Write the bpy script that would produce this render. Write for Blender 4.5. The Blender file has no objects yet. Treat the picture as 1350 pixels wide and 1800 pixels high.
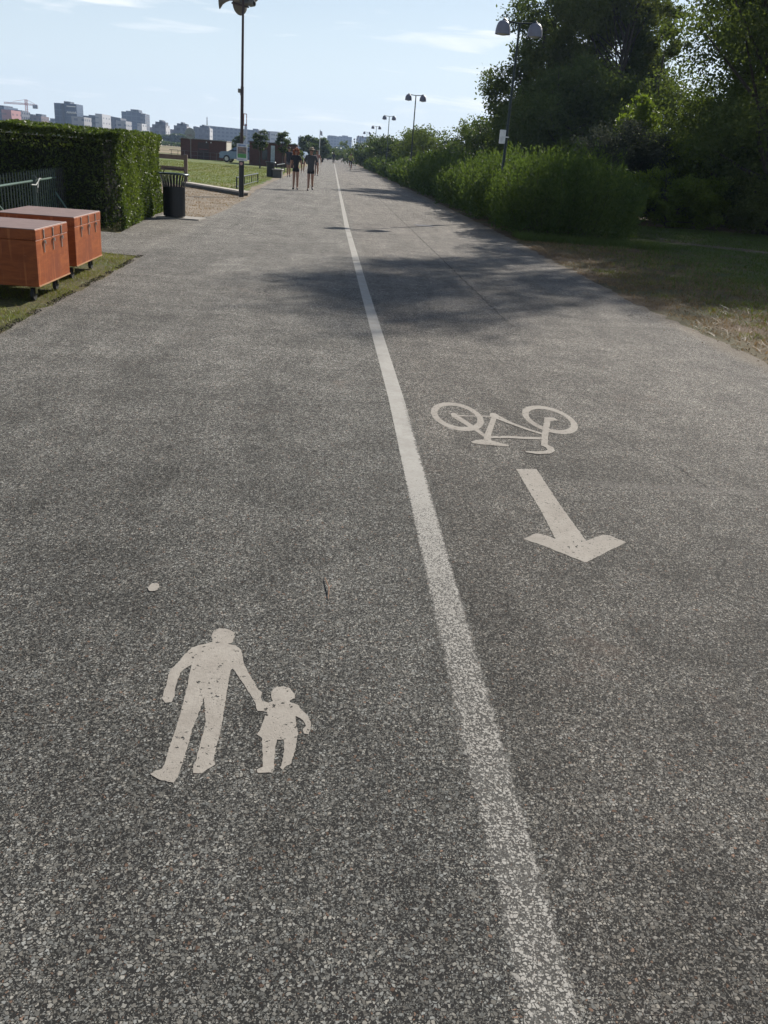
import bpy, math, random
import numpy as np
from mathutils import Matrix, Vector
from mathutils.geometry import tessellate_polygon
random.seed(7); RNG = np.random.default_rng(7)
scene = bpy.context.scene
col = scene.collection
D2R = math.radians

# ------------------------------------------------------------------ camera
F, CX, CY, EYE = 1508.0, 675.0, 900.0, 1.55          # focal length and centre in photo pixels
def _ray(x, y): return np.array([(x - CX) / F, -(y - CY) / F, -1.0])
_v = _ray(584, 270); _w = _ray(1084, 310)
_u = np.cross(_w, _v); _u /= np.linalg.norm(_u)
if _u[1] < 0: _u = -_u
_y = _v / np.linalg.norm(_v); _x = np.cross(_y, _u)
ROT = np.array([_x, _y, _u])
def G(x, y, z=0.0):                                     # photo pixel -> point on the level z
    d = ROT @ _ray(x, y); t = (z - EYE) / d[2]
    p = np.array([0, 0, EYE]) + d * t
    return float(p[0]), float(p[1])
def GY(x, y, Y):                                        # photo pixel -> point at distance Y
    d = ROT @ _ray(x, y); t = Y / d[1]
    return float(d[0] * t), float(Y), float(EYE + d[2] * t)
cam_data = bpy.data.cameras.new('camera'); cam = bpy.data.objects.new('camera', cam_data)
col.objects.link(cam); scene.camera = cam
cam_data.sensor_fit = 'VERTICAL'; cam_data.sensor_height = 24.0; cam_data.lens = F / 1800 * 24.0
cam_data.clip_start = 0.05; cam_data.clip_end = 20000
cam.matrix_world = Matrix.Translation((0, 0, EYE)) @ Matrix(ROT.tolist()).to_4x4()

# ------------------------------------------------------------------ light
SUN_EL, SUN_AZ = D2R(33), D2R(34)                      # azimuth clockwise from +Y
scene.view_settings.view_transform = 'Standard'; scene.view_settings.look = 'None'
scene.view_settings.exposure = 0.52; scene.view_settings.gamma = 1.0
world = bpy.data.worlds.new('World'); scene.world = world; world.use_nodes = True
wn, wl = world.node_tree.nodes, world.node_tree.links
wn.clear()
w_out = wn.new('ShaderNodeOutputWorld'); w_bg = wn.new('ShaderNodeBackground')
sky = wn.new('ShaderNodeTexSky'); sky.sky_type = 'NISHITA'; sky.sun_disc = False
sky.sun_elevation = SUN_EL; sky.sun_rotation = SUN_AZ
sky.air_density = 1.0; sky.dust_density = 0.5; sky.ozone_density = 2.0; sky.altitude = 0
w_bg.inputs['Strength'].default_value = 0.064
# thin cirrus
tc = wn.new('ShaderNodeTexCoord'); mp = wn.new('ShaderNodeMapping'); mp.inputs['Scale'].default_value = (3.0, 1.2, 26)
mp.inputs['Rotation'].default_value = (0.0, 0.10, 0.0)
nz = wn.new('ShaderNodeTexNoise'); nz.inputs['Scale'].default_value = 2.1; nz.inputs['Detail'].default_value = 6; nz.inputs['Distortion'].default_value = 0.5
nz2 = wn.new('ShaderNodeTexNoise'); nz2.inputs['Scale'].default_value = 1.0; nz2.inputs['Detail'].default_value = 2
rp = wn.new('ShaderNodeValToRGB'); rp.color_ramp.elements[0].position = 0.545; rp.color_ramp.elements[1].position = 0.68
mul = wn.new('ShaderNodeMath'); mul.operation = 'MULTIPLY'; mul.inputs[1].default_value = 0.75
mixc = wn.new('ShaderNodeMixRGB'); mixc.inputs['Color2'].default_value = (12.6, 12.8, 12.9, 1)
veil = wn.new('ShaderNodeMixRGB'); veil.inputs['Color2'].default_value = (9.3, 10.6, 11.6, 1)
wsp = wn.new('ShaderNodeSeparateXYZ'); wmr = wn.new('ShaderNodeMapRange'); wmr.interpolation_type = 'SMOOTHSTEP'
for i_, v_ in ((1, -0.05), (2, 0.36), (3, 0.92), (4, 0.0)): wmr.inputs[i_].default_value = v_
wl.new(tc.outputs['Generated'], wsp.inputs[0]); wl.new(wsp.outputs[2], wmr.inputs[0]); wl.new(wmr.outputs[0], veil.inputs['Fac'])
wl.new(tc.outputs['Generated'], mp.inputs['Vector']); wl.new(mp.outputs[0], nz.inputs['Vector'])
wl.new(nz.outputs['Fac'], rp.inputs['Fac']); wl.new(rp.outputs['Color'], mul.inputs[0])
wl.new(sky.outputs[0], veil.inputs['Color1']); wl.new(veil.outputs[0], mixc.inputs['Color1']); wl.new(mul.outputs[0], mixc.inputs['Fac'])
wl.new(mixc.outputs[0], w_bg.inputs['Color']); wl.new(w_bg.outputs[0], w_out.inputs['Surface'])
sun_data = bpy.data.lights.new('sun', 'SUN'); sun_data.energy = 5.0; sun_data.angle = D2R(0.5)
sun_data.color = (1.0, 0.945, 0.865)
sun = bpy.data.objects.new('sun', sun_data); col.objects.link(sun)
SDIR = Vector((math.sin(SUN_AZ) * math.cos(SUN_EL), math.cos(SUN_AZ) * math.cos(SUN_EL), math.sin(SUN_EL)))
sun.rotation_euler = SDIR.to_track_quat('Z', 'Y').to_euler()

# ------------------------------------------------------------------ helpers
class Nd:
    def __init__(s, mat): s.t = mat.node_tree; s.n = s.t.nodes; s.l = s.t.links
    def new(s, typ, **kw):
        nd = s.n.new(typ)
        for k, v in kw.items():
            if k in nd.inputs: s.put(nd.inputs[k], v)
            else: setattr(nd, k, v)
        return nd
    def put(s, sock, v):
        if isinstance(v, bpy.types.NodeSocket): s.l.new(v, sock)
        else: sock.default_value = v
    def math(s, op, a, b=0.0, clamp=False):
        nd = s.n.new('ShaderNodeMath'); nd.operation = op; nd.use_clamp = clamp
        s.put(nd.inputs[0], a); s.put(nd.inputs[1], b); return nd.outputs[0]
    def mix(s, f, a, b, mode='MIX'):
        nd = s.n.new('ShaderNodeMixRGB'); nd.blend_type = mode
        s.put(nd.inputs[0], f); s.put(nd.inputs[1], a); s.put(nd.inputs[2], b); return nd.outputs[0]
    def ramp(s, f, lo, hi, a=0.0, b=1.0):
        nd = s.n.new('ShaderNodeMapRange'); nd.interpolation_type = 'SMOOTHSTEP'
        s.put(nd.inputs[0], f)
        for i, v in ((1, lo), (2, hi), (3, a), (4, b)): nd.inputs[i].default_value = v
        return nd.outputs[0]
    def noise(s, vec, scale, detail=3, rough=0.55, dist=0.0, dim='3D'):
        nd = s.n.new('ShaderNodeTexNoise'); nd.noise_dimensions = dim
        s.l.new(vec, nd.inputs['Vector']); nd.inputs['Scale'].default_value = scale
        nd.inputs['Detail'].default_value = detail; nd.inputs['Roughness'].default_value = rough
        nd.inputs['Distortion'].default_value = dist; return nd.outputs['Fac']
    def vor(s, vec, scale, dim='2D'):
        nd = s.n.new('ShaderNodeTexVoronoi'); nd.voronoi_dimensions = dim
        s.l.new(vec, nd.inputs['Vector']); nd.inputs['Scale'].default_value = scale; return nd
def C(*c): return (c[0], c[1], c[2], 1.0)
MATS = {}
def new_mat(name):
    m = bpy.data.materials.new(name); m.use_nodes = True
    k = Nd(m); b = m.node_tree.nodes['Principled BSDF']
    return m, k, b
def plain(name, c, rough=0.6, metal=0.0, var=0.15, scale=8.0, bump=0.0, spec=0.5, c2=None):
    if name in MATS: return MATS[name]
    m, k, b = new_mat(name)
    g = k.new('ShaderNodeTexCoord').outputs['Object']
    n = k.noise(g, scale, 5, 0.6)
    f = k.ramp(n, 0.3, 0.7)
    dark = c2 if c2 else tuple(x * (1 - var) for x in c); lite = c if c2 else tuple(min(1, x * (1 + var)) for x in c)
    k.put(b.inputs['Base Color'], k.mix(f, C(*dark), C(*lite)))
    b.inputs['Roughness'].default_value = rough; b.inputs['Metallic'].default_value = metal
    b.inputs['Specular IOR Level'].default_value = spec
    if bump:
        bp = k.new('ShaderNodeBump'); bp.inputs['Strength'].default_value = bump; bp.inputs['Distance'].default_value = 0.01
        k.l.new(n, bp.inputs['Height']); k.l.new(bp.outputs[0], b.inputs['Normal'])
    MATS[name] = m; return m
def leaf_mat(name, c, c2, trans=0.45, tc_=None, spec=0.35, rough=0.5):
    m = bpy.data.materials.new(name); m.use_nodes = True; k = Nd(m); k.n.clear()
    out = k.new('ShaderNodeOutputMaterial')
    geo = k.new('ShaderNodeNewGeometry'); rnd = geo.outputs['Random Per Island']
    pos = k.new('ShaderNodeTexCoord').outputs['Object']
    big = k.ramp(k.noise(pos, 0.9, 2), 0.35, 0.68)
    f = k.math('ADD', k.math('MULTIPLY', rnd, 0.6), k.math('MULTIPLY', big, 0.4))
    base = k.mix(f, C(*c), C(*c2))
    pb = k.new('ShaderNodeBsdfPrincipled'); k.put(pb.inputs['Base Color'], base)
    pb.inputs['Roughness'].default_value = rough; pb.inputs['Specular IOR Level'].default_value = spec
    tr = k.new('ShaderNodeBsdfTranslucent')
    t2 = tc_ if tc_ else (1.25, 1.35, 0.55)
    k.put(tr.inputs['Color'], k.mix(1.0, base, C(*t2), 'MULTIPLY'))
    ms = k.new('ShaderNodeMixShader'); ms.inputs[0].default_value = trans
    k.l.new(pb.outputs[0], ms.inputs[1]); k.l.new(tr.outputs[0], ms.inputs[2]); k.l.new(ms.outputs[0], out.inputs['Surface'])
    return m

def np_mesh(name, V, Fc, mat, parent=None, smooth=False, loc=None):
    """V (n,3) array, Fc (m,k) array of equal faces"""
    V = np.asarray(V, dtype=np.float32); Fc = np.asarray(Fc, dtype=np.int32)
    me = bpy.data.meshes.new(name); k = Fc.shape[1]
    me.vertices.add(len(V)); me.vertices.foreach_set('co', V.ravel())
    me.loops.add(Fc.size); me.loops.foreach_set('vertex_index', Fc.ravel())
    me.polygons.add(len(Fc)); me.polygons.foreach_set('loop_start', np.arange(0, Fc.size, k, dtype=np.int32))
    try: me.polygons.foreach_set('loop_total', np.full(len(Fc), k, dtype=np.int32))
    except Exception: pass
    if smooth: me.polygons.foreach_set('use_smooth', np.ones(len(Fc), dtype=bool))
    me.update(calc_edges=True); me.validate()
    if mat: me.materials.append(mat)
    o = bpy.data.objects.new(name, me); col.objects.link(o)
    if parent: o.parent = parent
    if loc: o.location = loc
    return o
class MB:
    def __init__(s): s.v = []; s.f = []
    def add(s, vs, fs):
        b = len(s.v); s.v += [tuple(map(float, p)) for p in vs]; s.f += [tuple(b + i for i in f) for f in fs]; return s
    def box(s, c, d, rz=0.0, taper=1.0, bev=0.0):
        x, y, z = d[0] / 2, d[1] / 2, d[2] / 2; cs, sn = math.cos(rz), math.sin(rz)
        if bev > 0:
            vs = []; b = bev
            for zz, i in ((-z, b), (-z + b, 0), (z - b, 0), (z, b)):
                for px, py in ((-x + i, -y + b + i * 0), (-x + b + i * 0, -y + i), (x - b, -y + i), (x - i, -y + b), (x - i, y - b), (x - b, y - i), (-x + b, y - i), (-x + i, y - b)):
                    vs.append((px, py, zz))
            fs = [tuple(range(7, -1, -1)), tuple(range(24, 32))]
            for r in range(3):
                for i in range(8): fs.append((r * 8 + i, r * 8 + (i + 1) % 8, (r + 1) * 8 + (i + 1) % 8, (r + 1) * 8 + i))
        else:
            vs = [(sx * x * (taper if sz > 0 else 1), sy * y * (taper if sz > 0 else 1), sz * z) for sz in (-1, 1) for sy in (-1, 1) for sx in (-1, 1)]
            fs = [(0, 2, 3, 1), (4, 5, 7, 6), (0, 1, 5, 4), (2, 6, 7, 3), (0, 4, 6, 2), (1, 3, 7, 5)]
        vs = [(c[0] + px * cs - py * sn, c[1] + px * sn + py * cs, c[2] + pz) for px, py, pz in vs]
        return s.add(vs, fs)
    def tube(s, pts, rad, seg=8, cap=True):
        pts = [Vector(p) for p in pts]
        if not hasattr(rad, '__len__'): rad = [rad] * len(pts)
        vs = []; up = None
        for i, p in enumerate(pts):
            t = (pts[min(i + 1, len(pts) - 1)] - pts[max(i - 1, 0)]).normalized()
            if up is None: up = Vector((0, 0, 1)) if abs(t.z) < 0.9 else Vector((1, 0, 0))
            a = t.cross(up)
            if a.length < 1e-4: a = t.cross(Vector((0, 1, 0)))
            a.normalize(); b = t.cross(a).normalized(); up = a.cross(t) if a.cross(t).length > 0 else up
            for j in range(seg):
                an = 2 * math.pi * j / seg; vs.append(p + (a * math.cos(an) + b * math.sin(an)) * rad[i])
        fs = []
        for i in range(len(pts) - 1):
            for j in range(seg):
                fs.append((i * seg + j, i * seg + (j + 1) % seg, (i + 1) * seg + (j + 1) % seg, (i + 1) * seg + j))
        if cap: fs += [tuple(range(seg - 1, -1, -1)), tuple((len(pts) - 1) * seg + j for j in range(seg))]
        return s.add(vs, fs)
    def lathe(s, prof, seg=20, c=(0, 0, 0), mat3=None):
        vs = []
        for r, z in prof:
            for j in range(seg):
                an = 2 * math.pi * j / seg; p = Vector((r * math.cos(an), r * math.sin(an), z))
                if mat3 is not None: p = mat3 @ p
                vs.append((c[0] + p.x, c[1] + p.y, c[2] + p.z))
        fs = [(i * seg + j, i * seg + (j + 1) % seg, (i + 1) * seg + (j + 1) % seg, (i + 1) * seg + j) for i in range(len(prof) - 1) for j in range(seg)]
        return s.add(vs, fs)
    def poly(s, pts, z):
        tr = tessellate_polygon([[Vector((p[0], p[1], 0)) for p in pts]])
        vs = [(p[0], p[1], z) for p in pts]
        fs = []
        for t in tr:
            a, b, c = [Vector((pts[i][0], pts[i][1], 0)) for i in t]
            fs.append(tuple(t) if (b - a).cross(c - a).z > 0 else tuple(reversed(t)))
        return s.add(vs, fs)
    def prism(s, pts, z0, z1):
        ar = sum(pts[i][0] * pts[(i + 1) % len(pts)][1] - pts[(i + 1) % len(pts)][0] * pts[i][1] for i in range(len(pts)))
        if ar < 0: pts = pts[::-1]
        n = len(pts); s.poly(pts, z1); b = len(s.v)
        s.v += [(p[0], p[1], z0) for p in pts] + [(p[0], p[1], z1) for p in pts]
        s.f += [(b + i, b + (i + 1) % n, b + n + (i + 1) % n, b + n + i) for i in range(n)]
        return s
    def build(s, name, mat, parent=None, smooth=False, loc=None):
        me = bpy.data.meshes.new(name); me.from_pydata(s.v, [], s.f); me.update()
        if mat: me.materials.append(mat)
        if smooth:
            me.polygons.foreach_set('use_smooth', [True] * len(me.polygons))
            try: me.set_sharp_from_angle(angle=D2R(40))
            except Exception: pass
        o = bpy.data.objects.new(name, me); col.objects.link(o)
        if parent: o.parent = parent
        if loc: o.location = loc
        return o
def tag(o, label=None, cat=None, group=None, kind=None):
    for k_, v_ in (('label', label), ('category', cat), ('group', group), ('kind', kind)):
        if v_: o[k_] = v_
    return o
def empty(name, loc, label, cat, group=None, rz=0.0):
    o = bpy.data.objects.new(name, None); col.objects.link(o); o.location = loc; o.rotation_euler = (0, 0, rz)
    o.empty_display_size = 0.2
    return tag(o, label, cat, group)
def copy_tree(o, parent=None):
    c = o.copy(); col.objects.link(c); c.parent = parent
    for ch in list(o.children): copy_tree(ch, c)
    return c
ORD = ['nearest', 'second', 'third', 'fourth', 'fifth', 'sixth', 'seventh', 'eighth', 'ninth', 'tenth', 'eleventh', 'twelfth', 'thirteenth', 'fourteenth', 'fifteenth', 'sixteenth', 'seventeenth', 'eighteenth', 'nineteenth', 'twentieth']

# ------------------------------------------------------------------ ground materials
def asphalt_base(k, pos, near=True):
    """returns colour, stone mask, height"""
    wn_ = k.new('ShaderNodeTexNoise'); wn_.inputs['Scale'].default_value = 130.0; wn_.inputs['Detail'].default_value = 2; k.l.new(pos, wn_.inputs['Vector'])
    off = k.new('ShaderNodeVectorMath', operation='MULTIPLY_ADD'); k.l.new(wn_.outputs['Color'], off.inputs[0]); off.inputs[1].default_value = (.007, .007, 0); k.l.new(pos, off.inputs[2])
    wp = off.outputs[0]
    def layer(scale):
        f1 = k.vor(wp, scale); ed = k.new('ShaderNodeTexVoronoi', feature='DISTANCE_TO_EDGE', voronoi_dimensions='2D')
        k.l.new(wp, ed.inputs['Vector']); ed.inputs['Scale'].default_value = scale
        sc = k.new('ShaderNodeSeparateColor'); k.l.new(f1.outputs['Color'], sc.inputs[0]); return ed.outputs['Distance'], sc.outputs
    e1, q1 = layer(114.0); e2, q2 = layer(190.0); e3, q3 = layer(330.0)
    m1 = k.math('MULTIPLY', k.ramp(k.math('SUBTRACT', e1, k.math('MULTIPLY', q1[0], 0.16)), 0.02, 0.09), k.ramp(q1[1], 0.68, 0.74))
    m2 = k.math('MULTIPLY', k.ramp(k.math('SUBTRACT', e2, k.math('MULTIPLY', q2[0], 0.16)), 0.02, 0.10), k.ramp(q2[1], 0.54, 0.62))
    m3 = k.math('MULTIPLY', k.ramp(e3, 0.03, 0.12), k.ramp(q3[1], 0.55, 0.60))
    def stone(q, lo, hi):
        t = k.mix(q[2], C(0.36, 0.335, 0.285), C(0.30, 0.305, 0.285))
        t = k.mix(k.math('GREATER_THAN', q[2], 0.965), t, C(0.27, 0.18, 0.13))
        return k.mix(1.0, t, k.ramp(q[0], 0.0, 1.0, lo, hi), 'MULTIPLY')
    c = k.mix(m3, C(0.026, 0.0252, 0.0238), stone(q3, 0.15, 0.60))
    c = k.mix(m2, c, stone(q2, 0.24, 0.84))
    c = k.mix(m1, c, stone(q1, 0.38, 0.98))
    h = k.math('MAXIMUM', m1, k.math('MAXIMUM', k.math('MULTIPLY', m2, 0.8), k.math('MULTIPLY', m3, 0.45)))
    return c, m1, m2, h
def make_asphalt():
    m, k, b = new_mat('asphalt'); pos = k.new('ShaderNodeNewGeometry').outputs['Position']
    c, m1, m2, h = asphalt_base(k, pos)
    sp = k.new('ShaderNodeSeparateXYZ'); k.l.new(pos, sp.inputs[0]); X, Y = sp.outputs[0], sp.outputs[1]
    big = k.noise(pos, 0.55, 4, 0.6); mid = k.noise(pos, 2.6, 4, 0.65)
    c = k.mix(1.0, c, k.ramp(big, 0.3, 0.7, 0.86, 1.15), 'MULTIPLY')
    c = k.mix(1.0, c, k.ramp(mid, 0.3, 0.72, 0.80, 1.16), 'MULTIPLY')
    g1 = k.noise(pos, 34.0, 7, 0.82); g2 = k.noise(pos, 11.0, 6, 0.75)
    c = k.mix(k.ramp(Y, 2.0, 7.0, 0.25, 1.0), c, k.mix(1.0, c, k.math('MULTIPLY', k.ramp(g1, 0.36, 0.64, 0.62, 1.38), k.ramp(g2, 0.34, 0.66, 0.86, 1.14)), 'MULTIPLY'))
    # binder-rich dark dabs and brownish worn patches
    dab = k.ramp(k.noise(pos, 1.3, 5, 0.7, 0.6), 0.60, 0.72)
    c = k.mix(k.math('MULTIPLY', dab, 0.30), c, C(0.13, 0.095, 0.075))
    # cycle lane slightly browner, smoother than the footway
    lane = k.ramp(X, 0.45, 0.7); c = k.mix(k.math('MULTIPLY', lane, 0.9), c, k.mix(1.0, c, C(1.0, 0.965, 0.945), 'MULTIPLY'))
    # grazing sun sheen painted in: the colour brightens with distance
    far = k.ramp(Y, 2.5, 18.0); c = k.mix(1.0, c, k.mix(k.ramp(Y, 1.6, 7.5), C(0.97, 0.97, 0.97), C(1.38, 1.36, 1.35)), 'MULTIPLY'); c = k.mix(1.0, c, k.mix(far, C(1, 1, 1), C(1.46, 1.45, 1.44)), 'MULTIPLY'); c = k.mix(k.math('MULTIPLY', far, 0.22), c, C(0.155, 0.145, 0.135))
    # paving seam
    wob = k.math('MULTIPLY', k.math('SUBTRACT', k.noise(pos, 3.0, 3), 0.5), 0.10)
    ds = k.math('ABSOLUTE', k.math('ADD', k.math('SUBTRACT', X, 1.98), wob))
    seam = k.math('MULTIPLY', k.ramp(ds, 0.006, 0.02, 1.0, 0.0), k.ramp(Y, 8.5, 10.5))
    seam = k.math('MULTIPLY', seam, k.ramp(k.noise(pos, 5.0, 2), 0.38, 0.52))
    c = k.mix(k.math('MULTIPLY', seam, 0.75), c, C(0.035, 0.033, 0.03))
    # small cracks and pits
    cv = k.new('ShaderNodeTexVoronoi', feature='DISTANCE_TO_EDGE', voronoi_dimensions='2D')
    wv = k.new('ShaderNodeVectorMath', operation='ADD'); ns = k.new('ShaderNodeTexNoise'); ns.inputs['Scale'].default_value = 1.4; ns.inputs['Detail'].default_value = 5
    k.l.new(pos, ns.inputs['Vector']); k.l.new(pos, wv.inputs[0]); k.l.new(ns.outputs['Color'], wv.inputs[1])
    k.l.new(wv.outputs[0], cv.inputs['Vector']); cv.inputs['Scale'].default_value = 0.42
    crk = k.math('MULTIPLY', k.ramp(cv.outputs['Distance'], 0.0, 0.006, 1.0, 0.0), k.ramp(k.noise(pos, 0.7, 2), 0.54, 0.62))
    c = k.mix(k.math('MULTIPLY', crk, 0.85), c, C(0.03, 0.028, 0.025))
    spot = k.vor(pos, 2.2); gum = k.ramp(k.math('ADD', spot.outputs['Distance'], k.math('MULTIPLY', k.noise(pos, 25.0, 2), .03)), 0.035, 0.05, 1.0, 0.0)
    c = k.mix(k.math('MULTIPLY', gum, k.math('MULTIPLY', k.ramp(k.noise(pos, 0.8, 1), .5, .6), 0.6)), c, C(0.04, 0.036, 0.032))
    mvs = k.new('ShaderNodeMapping'); k.l.new(pos, mvs.inputs[0]); mvs.inputs['Scale'].default_value = (2.6, 0.22, 1)
    track = k.noise(mvs.outputs[0], 1.2, 4, 0.65); c = k.mix(1.0, c, k.ramp(track, 0.3, 0.7, 0.86, 1.12), 'MULTIPLY')
    # faint pale scuff across the cycle lane
    band = k.math('MULTIPLY', k.ramp(k.math('ABSOLUTE', k.math('ADD', k.math('SUBTRACT', Y, 4.28), wob)), 0.02, 0.06, 1.0, 0.0), k.ramp(X, 1.3, 1.6))
    c = k.mix(k.math('MULTIPLY', band, 0.22), c, C(0.22, 0.20, 0.18))
    # dusty soil creeping in at both edges
    e = k.math('MAXIMUM', k.ramp(k.math('ADD', X, k.math('MULTIPLY', big, 0.5)), 4.15, 4.5), k.math('MULTIPLY', k.ramp(k.math('SUBTRACT', X, k.math('MULTIPLY', mid, 0.22)), -2.86, -2.62, 1.0, 0.0), k.ramp(Y, 12.4, 13.2, 1.0, 0.12)))
    c = k.mix(k.math('MULTIPLY', e, 0.55), c, C(0.20, 0.155, 0.105))
    k.put(b.inputs['Base Color'], c)
    b.inputs['Roughness'].default_value = 0.85; b.inputs['Specular IOR Level'].default_value = 0.12
    bp = k.new('ShaderNodeBump'); bp.inputs['Strength'].default_value = 0.8; bp.inputs['Distance'].default_value = 0.005
    k.l.new(h, bp.inputs['Height']); k.l.new(bp.outputs[0], b.inputs['Normal'])
    return m
def make_paint(name, worn):
    m = bpy.data.materials.new(name); m.use_nodes = True; k = Nd(m); b = m.node_tree.nodes['Principled BSDF']
    out = m.node_tree.nodes['Material Output']
    pos = k.new('ShaderNodeNewGeometry').outputs['Position']
    _, m1, m2, h = asphalt_base(k, pos)
    sp = k.new('ShaderNodeSeparateXYZ'); k.l.new(pos, sp.inputs[0]); X, Y = sp.outputs[0], sp.outputs[1]
    n = k.noise(pos, 7.0, 5, 0.7); fine = k.noise(pos, 60.0, 4, 0.7); fine2 = k.noise(pos, 170.0, 3, 0.7)
    col_ = k.mix(k.ramp(n, 0.3, 0.75), C(0.31, 0.28, 0.24), C(0.37, 0.338, 0.292))
    col_ = k.mix(k.math('MULTIPLY', k.ramp(fine, 0.42, 0.72), 0.4), col_, C(0.23, 0.205, 0.175)); col_ = k.mix(k.math('MULTIPLY', k.ramp(k.noise(pos, 2.4, 4, .7), 0.5, 0.68), 0.35), col_, C(0.23, 0.205, 0.175))
    k.put(b.inputs['Base Color'], col_); b.inputs['Roughness'].default_value = 0.85; b.inputs['Specular IOR Level'].default_value = 0.12
    if worn:
        k.put(b.inputs['Base Color'], k.mix(1.0, col_, C(1.30, 1.36, 1.42), 'MULTIPLY'))
        # near the camera only stone tips keep paint, except one crisp ridge along the right side
        keep = k.ramp(Y, 1.5, 7.0)                                  # more paint left further on
        ragged = k.math('MULTIPLY', k.math('SUBTRACT', k.noise(pos, 45.0, 4), 0.5), 0.045)
        xc = k.math('ADD', k.math('SUBTRACT', X, 0.515), ragged)
        body = k.math('MAXIMUM', k.ramp(k.math('ABSOLUTE', xc), 0.045, 0.066, 1.0, 0.0), k.ramp(Y, 4.2, 6.2))
        vis = k.math('ADD', k.math('MULTIPLY', h, 0.45), k.math('ADD', k.math('MULTIPLY', fine2, 0.45), k.math('MULTIPLY', k.noise(pos, 420.0, 2), 0.35)))
        thr = k.math('ADD', 0.62, k.math('MULTIPLY', k.ramp(n, 0.3, 0.7), 0.16)); thr = k.math('SUBTRACT', thr, k.math('MULTIPLY', keep, 0.85))
        speck = k.ramp(k.math('SUBTRACT', vis, thr), -0.05, 0.10)
        ridge = k.math('MULTIPLY', k.ramp(k.math('ABSOLUTE', k.math('SUBTRACT', xc, 0.048)), 0.002, 0.008, 1.0, 0.0), k.math('MULTIPLY', k.ramp(k.noise(pos, 9.0, 3), 0.42, 0.56), k.ramp(k.math('SUBTRACT', vis, 0.42), -0.05, 0.1)))
        film = k.math('ADD', 0.13, k.math('MULTIPLY', keep, 0.55))       # thin grey film between the stones
        a = k.math('MULTIPLY', k.math('MAXIMUM', k.math('MAXIMUM', k.math('MULTIPLY', speck, 0.86), ridge), film), body)
        a = k.math('MULTIPLY', a, k.ramp(k.noise(pos, 1.1, 3), 0.60, 0.72, 1.0, 0.7))
    else:
        chip = k.ramp(k.noise(pos, 55.0, 3, 0.65), 0.635, 0.665, 1.0, 0.0)
        chip2 = k.ramp(k.noise(pos, 17.0, 4, 0.7), 0.68, 0.72, 1.0, 0.0)
        wear = k.math('MULTIPLY', k.ramp(k.noise(pos, 6.0, 4, 0.7), 0.44, 0.62), k.ramp(k.math('ADD', h, k.math('MULTIPLY', fine2, 0.9)), 0.30, 0.42, 1.0, 0.0))
        a = k.math('MULTIPLY', k.math('MULTIPLY', chip, chip2), k.math('SUBTRACT', 1.0, wear))
    tr = k.new('ShaderNodeBsdfTransparent'); ms = k.new('ShaderNodeMixShader')
    k.put(ms.inputs[0], a); k.l.new(tr.outputs[0], ms.inputs[1]); k.l.new(b.outputs[0], ms.inputs[2]); k.l.new(ms.outputs[0], out.inputs['Surface'])
    bp = k.new('ShaderNodeBump'); bp.inputs['Strength'].default_value = 0.35; bp.inputs['Distance'].default_value = 0.003
    k.l.new(k.math('ADD', h, fine), bp.inputs['Height']); k.l.new(bp.outputs[0], b.inputs['Normal'])
    return m
def make_soil(name, cols, scale=1.6, grassy=None, bump=0.6):
    m, k, b = new_mat(name); pos = k.new('ShaderNodeNewGeometry').outputs['Position']
    n = k.noise(pos, scale, 6, 0.7); f = k.noise(pos, 26.0, 5, 0.75)
    c = k.mix(k.ramp(n, 0.35, 0.68), C(*cols[0]), C(*cols[1]))
    c = k.mix(k.ramp(k.noise(pos, scale * 0.35, 4, 0.6), 0.42, 0.62), c, C(*cols[2]))
    c = k.mix(1.0, c, k.ramp(f, 0.3, 0.7, 0.55, 1.35), 'MULTIPLY')
    k.put(b.inputs['Base Color'], c); b.inputs['Roughness'].default_value = 0.9; b.inputs['Specular IOR Level'].default_value = 0.2
    bp = k.new('ShaderNodeBump'); bp.inputs['Strength'].default_value = bump; bp.inputs['Distance'].default_value = 0.03
    k.l.new(f, bp.inputs['Height']); k.l.new(bp.outputs[0], b.inputs['Normal'])
    return m
M_ASPH = make_asphalt(); M_PAINT = make_paint('road_paint', False); M_LINE = make_paint('worn_line_paint', True)
M_DUNE = make_soil('dune', [(0.20, 0.155, 0.085), (0.13, 0.14, 0.05), (0.30, 0.235, 0.15)], 0.08)
M_LAWN = make_soil('lawn', [(0.085, 0.125, 0.022), (0.125, 0.165, 0.035), (0.15, 0.15, 0.05)], 0.5, bump=0.4)
M_GRAVEL = make_soil('gravel', [(0.22, 0.175, 0.125), (0.30, 0.255, 0.20), (0.19, 0.155, 0.11)], 3.0)
M_VERGE = make_soil('verge', [(0.085, 0.07, 0.035), (0.07, 0.09, 0.02), (0.12, 0.10, 0.045)], 3.0)
M_DRYSOIL = make_soil('dry_soil', [(0.10, 0.062, 0.032), (0.145, 0.10, 0.055), (0.06, 0.06, 0.02)], 1.2)
M_SHADEG = make_soil('shade_grass_soil', [(0.055, 0.07, 0.02), (0.075, 0.095, 0.028), (0.09, 0.075, 0.035)], 1.5)
M_TRAIL = make_soil('trail_soil', [(0.16, 0.12, 0.085), (0.21, 0.165, 0.12), (0.12, 0.09, 0.06)], 3.0)
M_SAND = make_soil('sand', [(0.40, 0.32, 0.24), (0.46, 0.38, 0.30), (0.34, 0.28, 0.2)], 0.4, bump=0.3)

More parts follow.
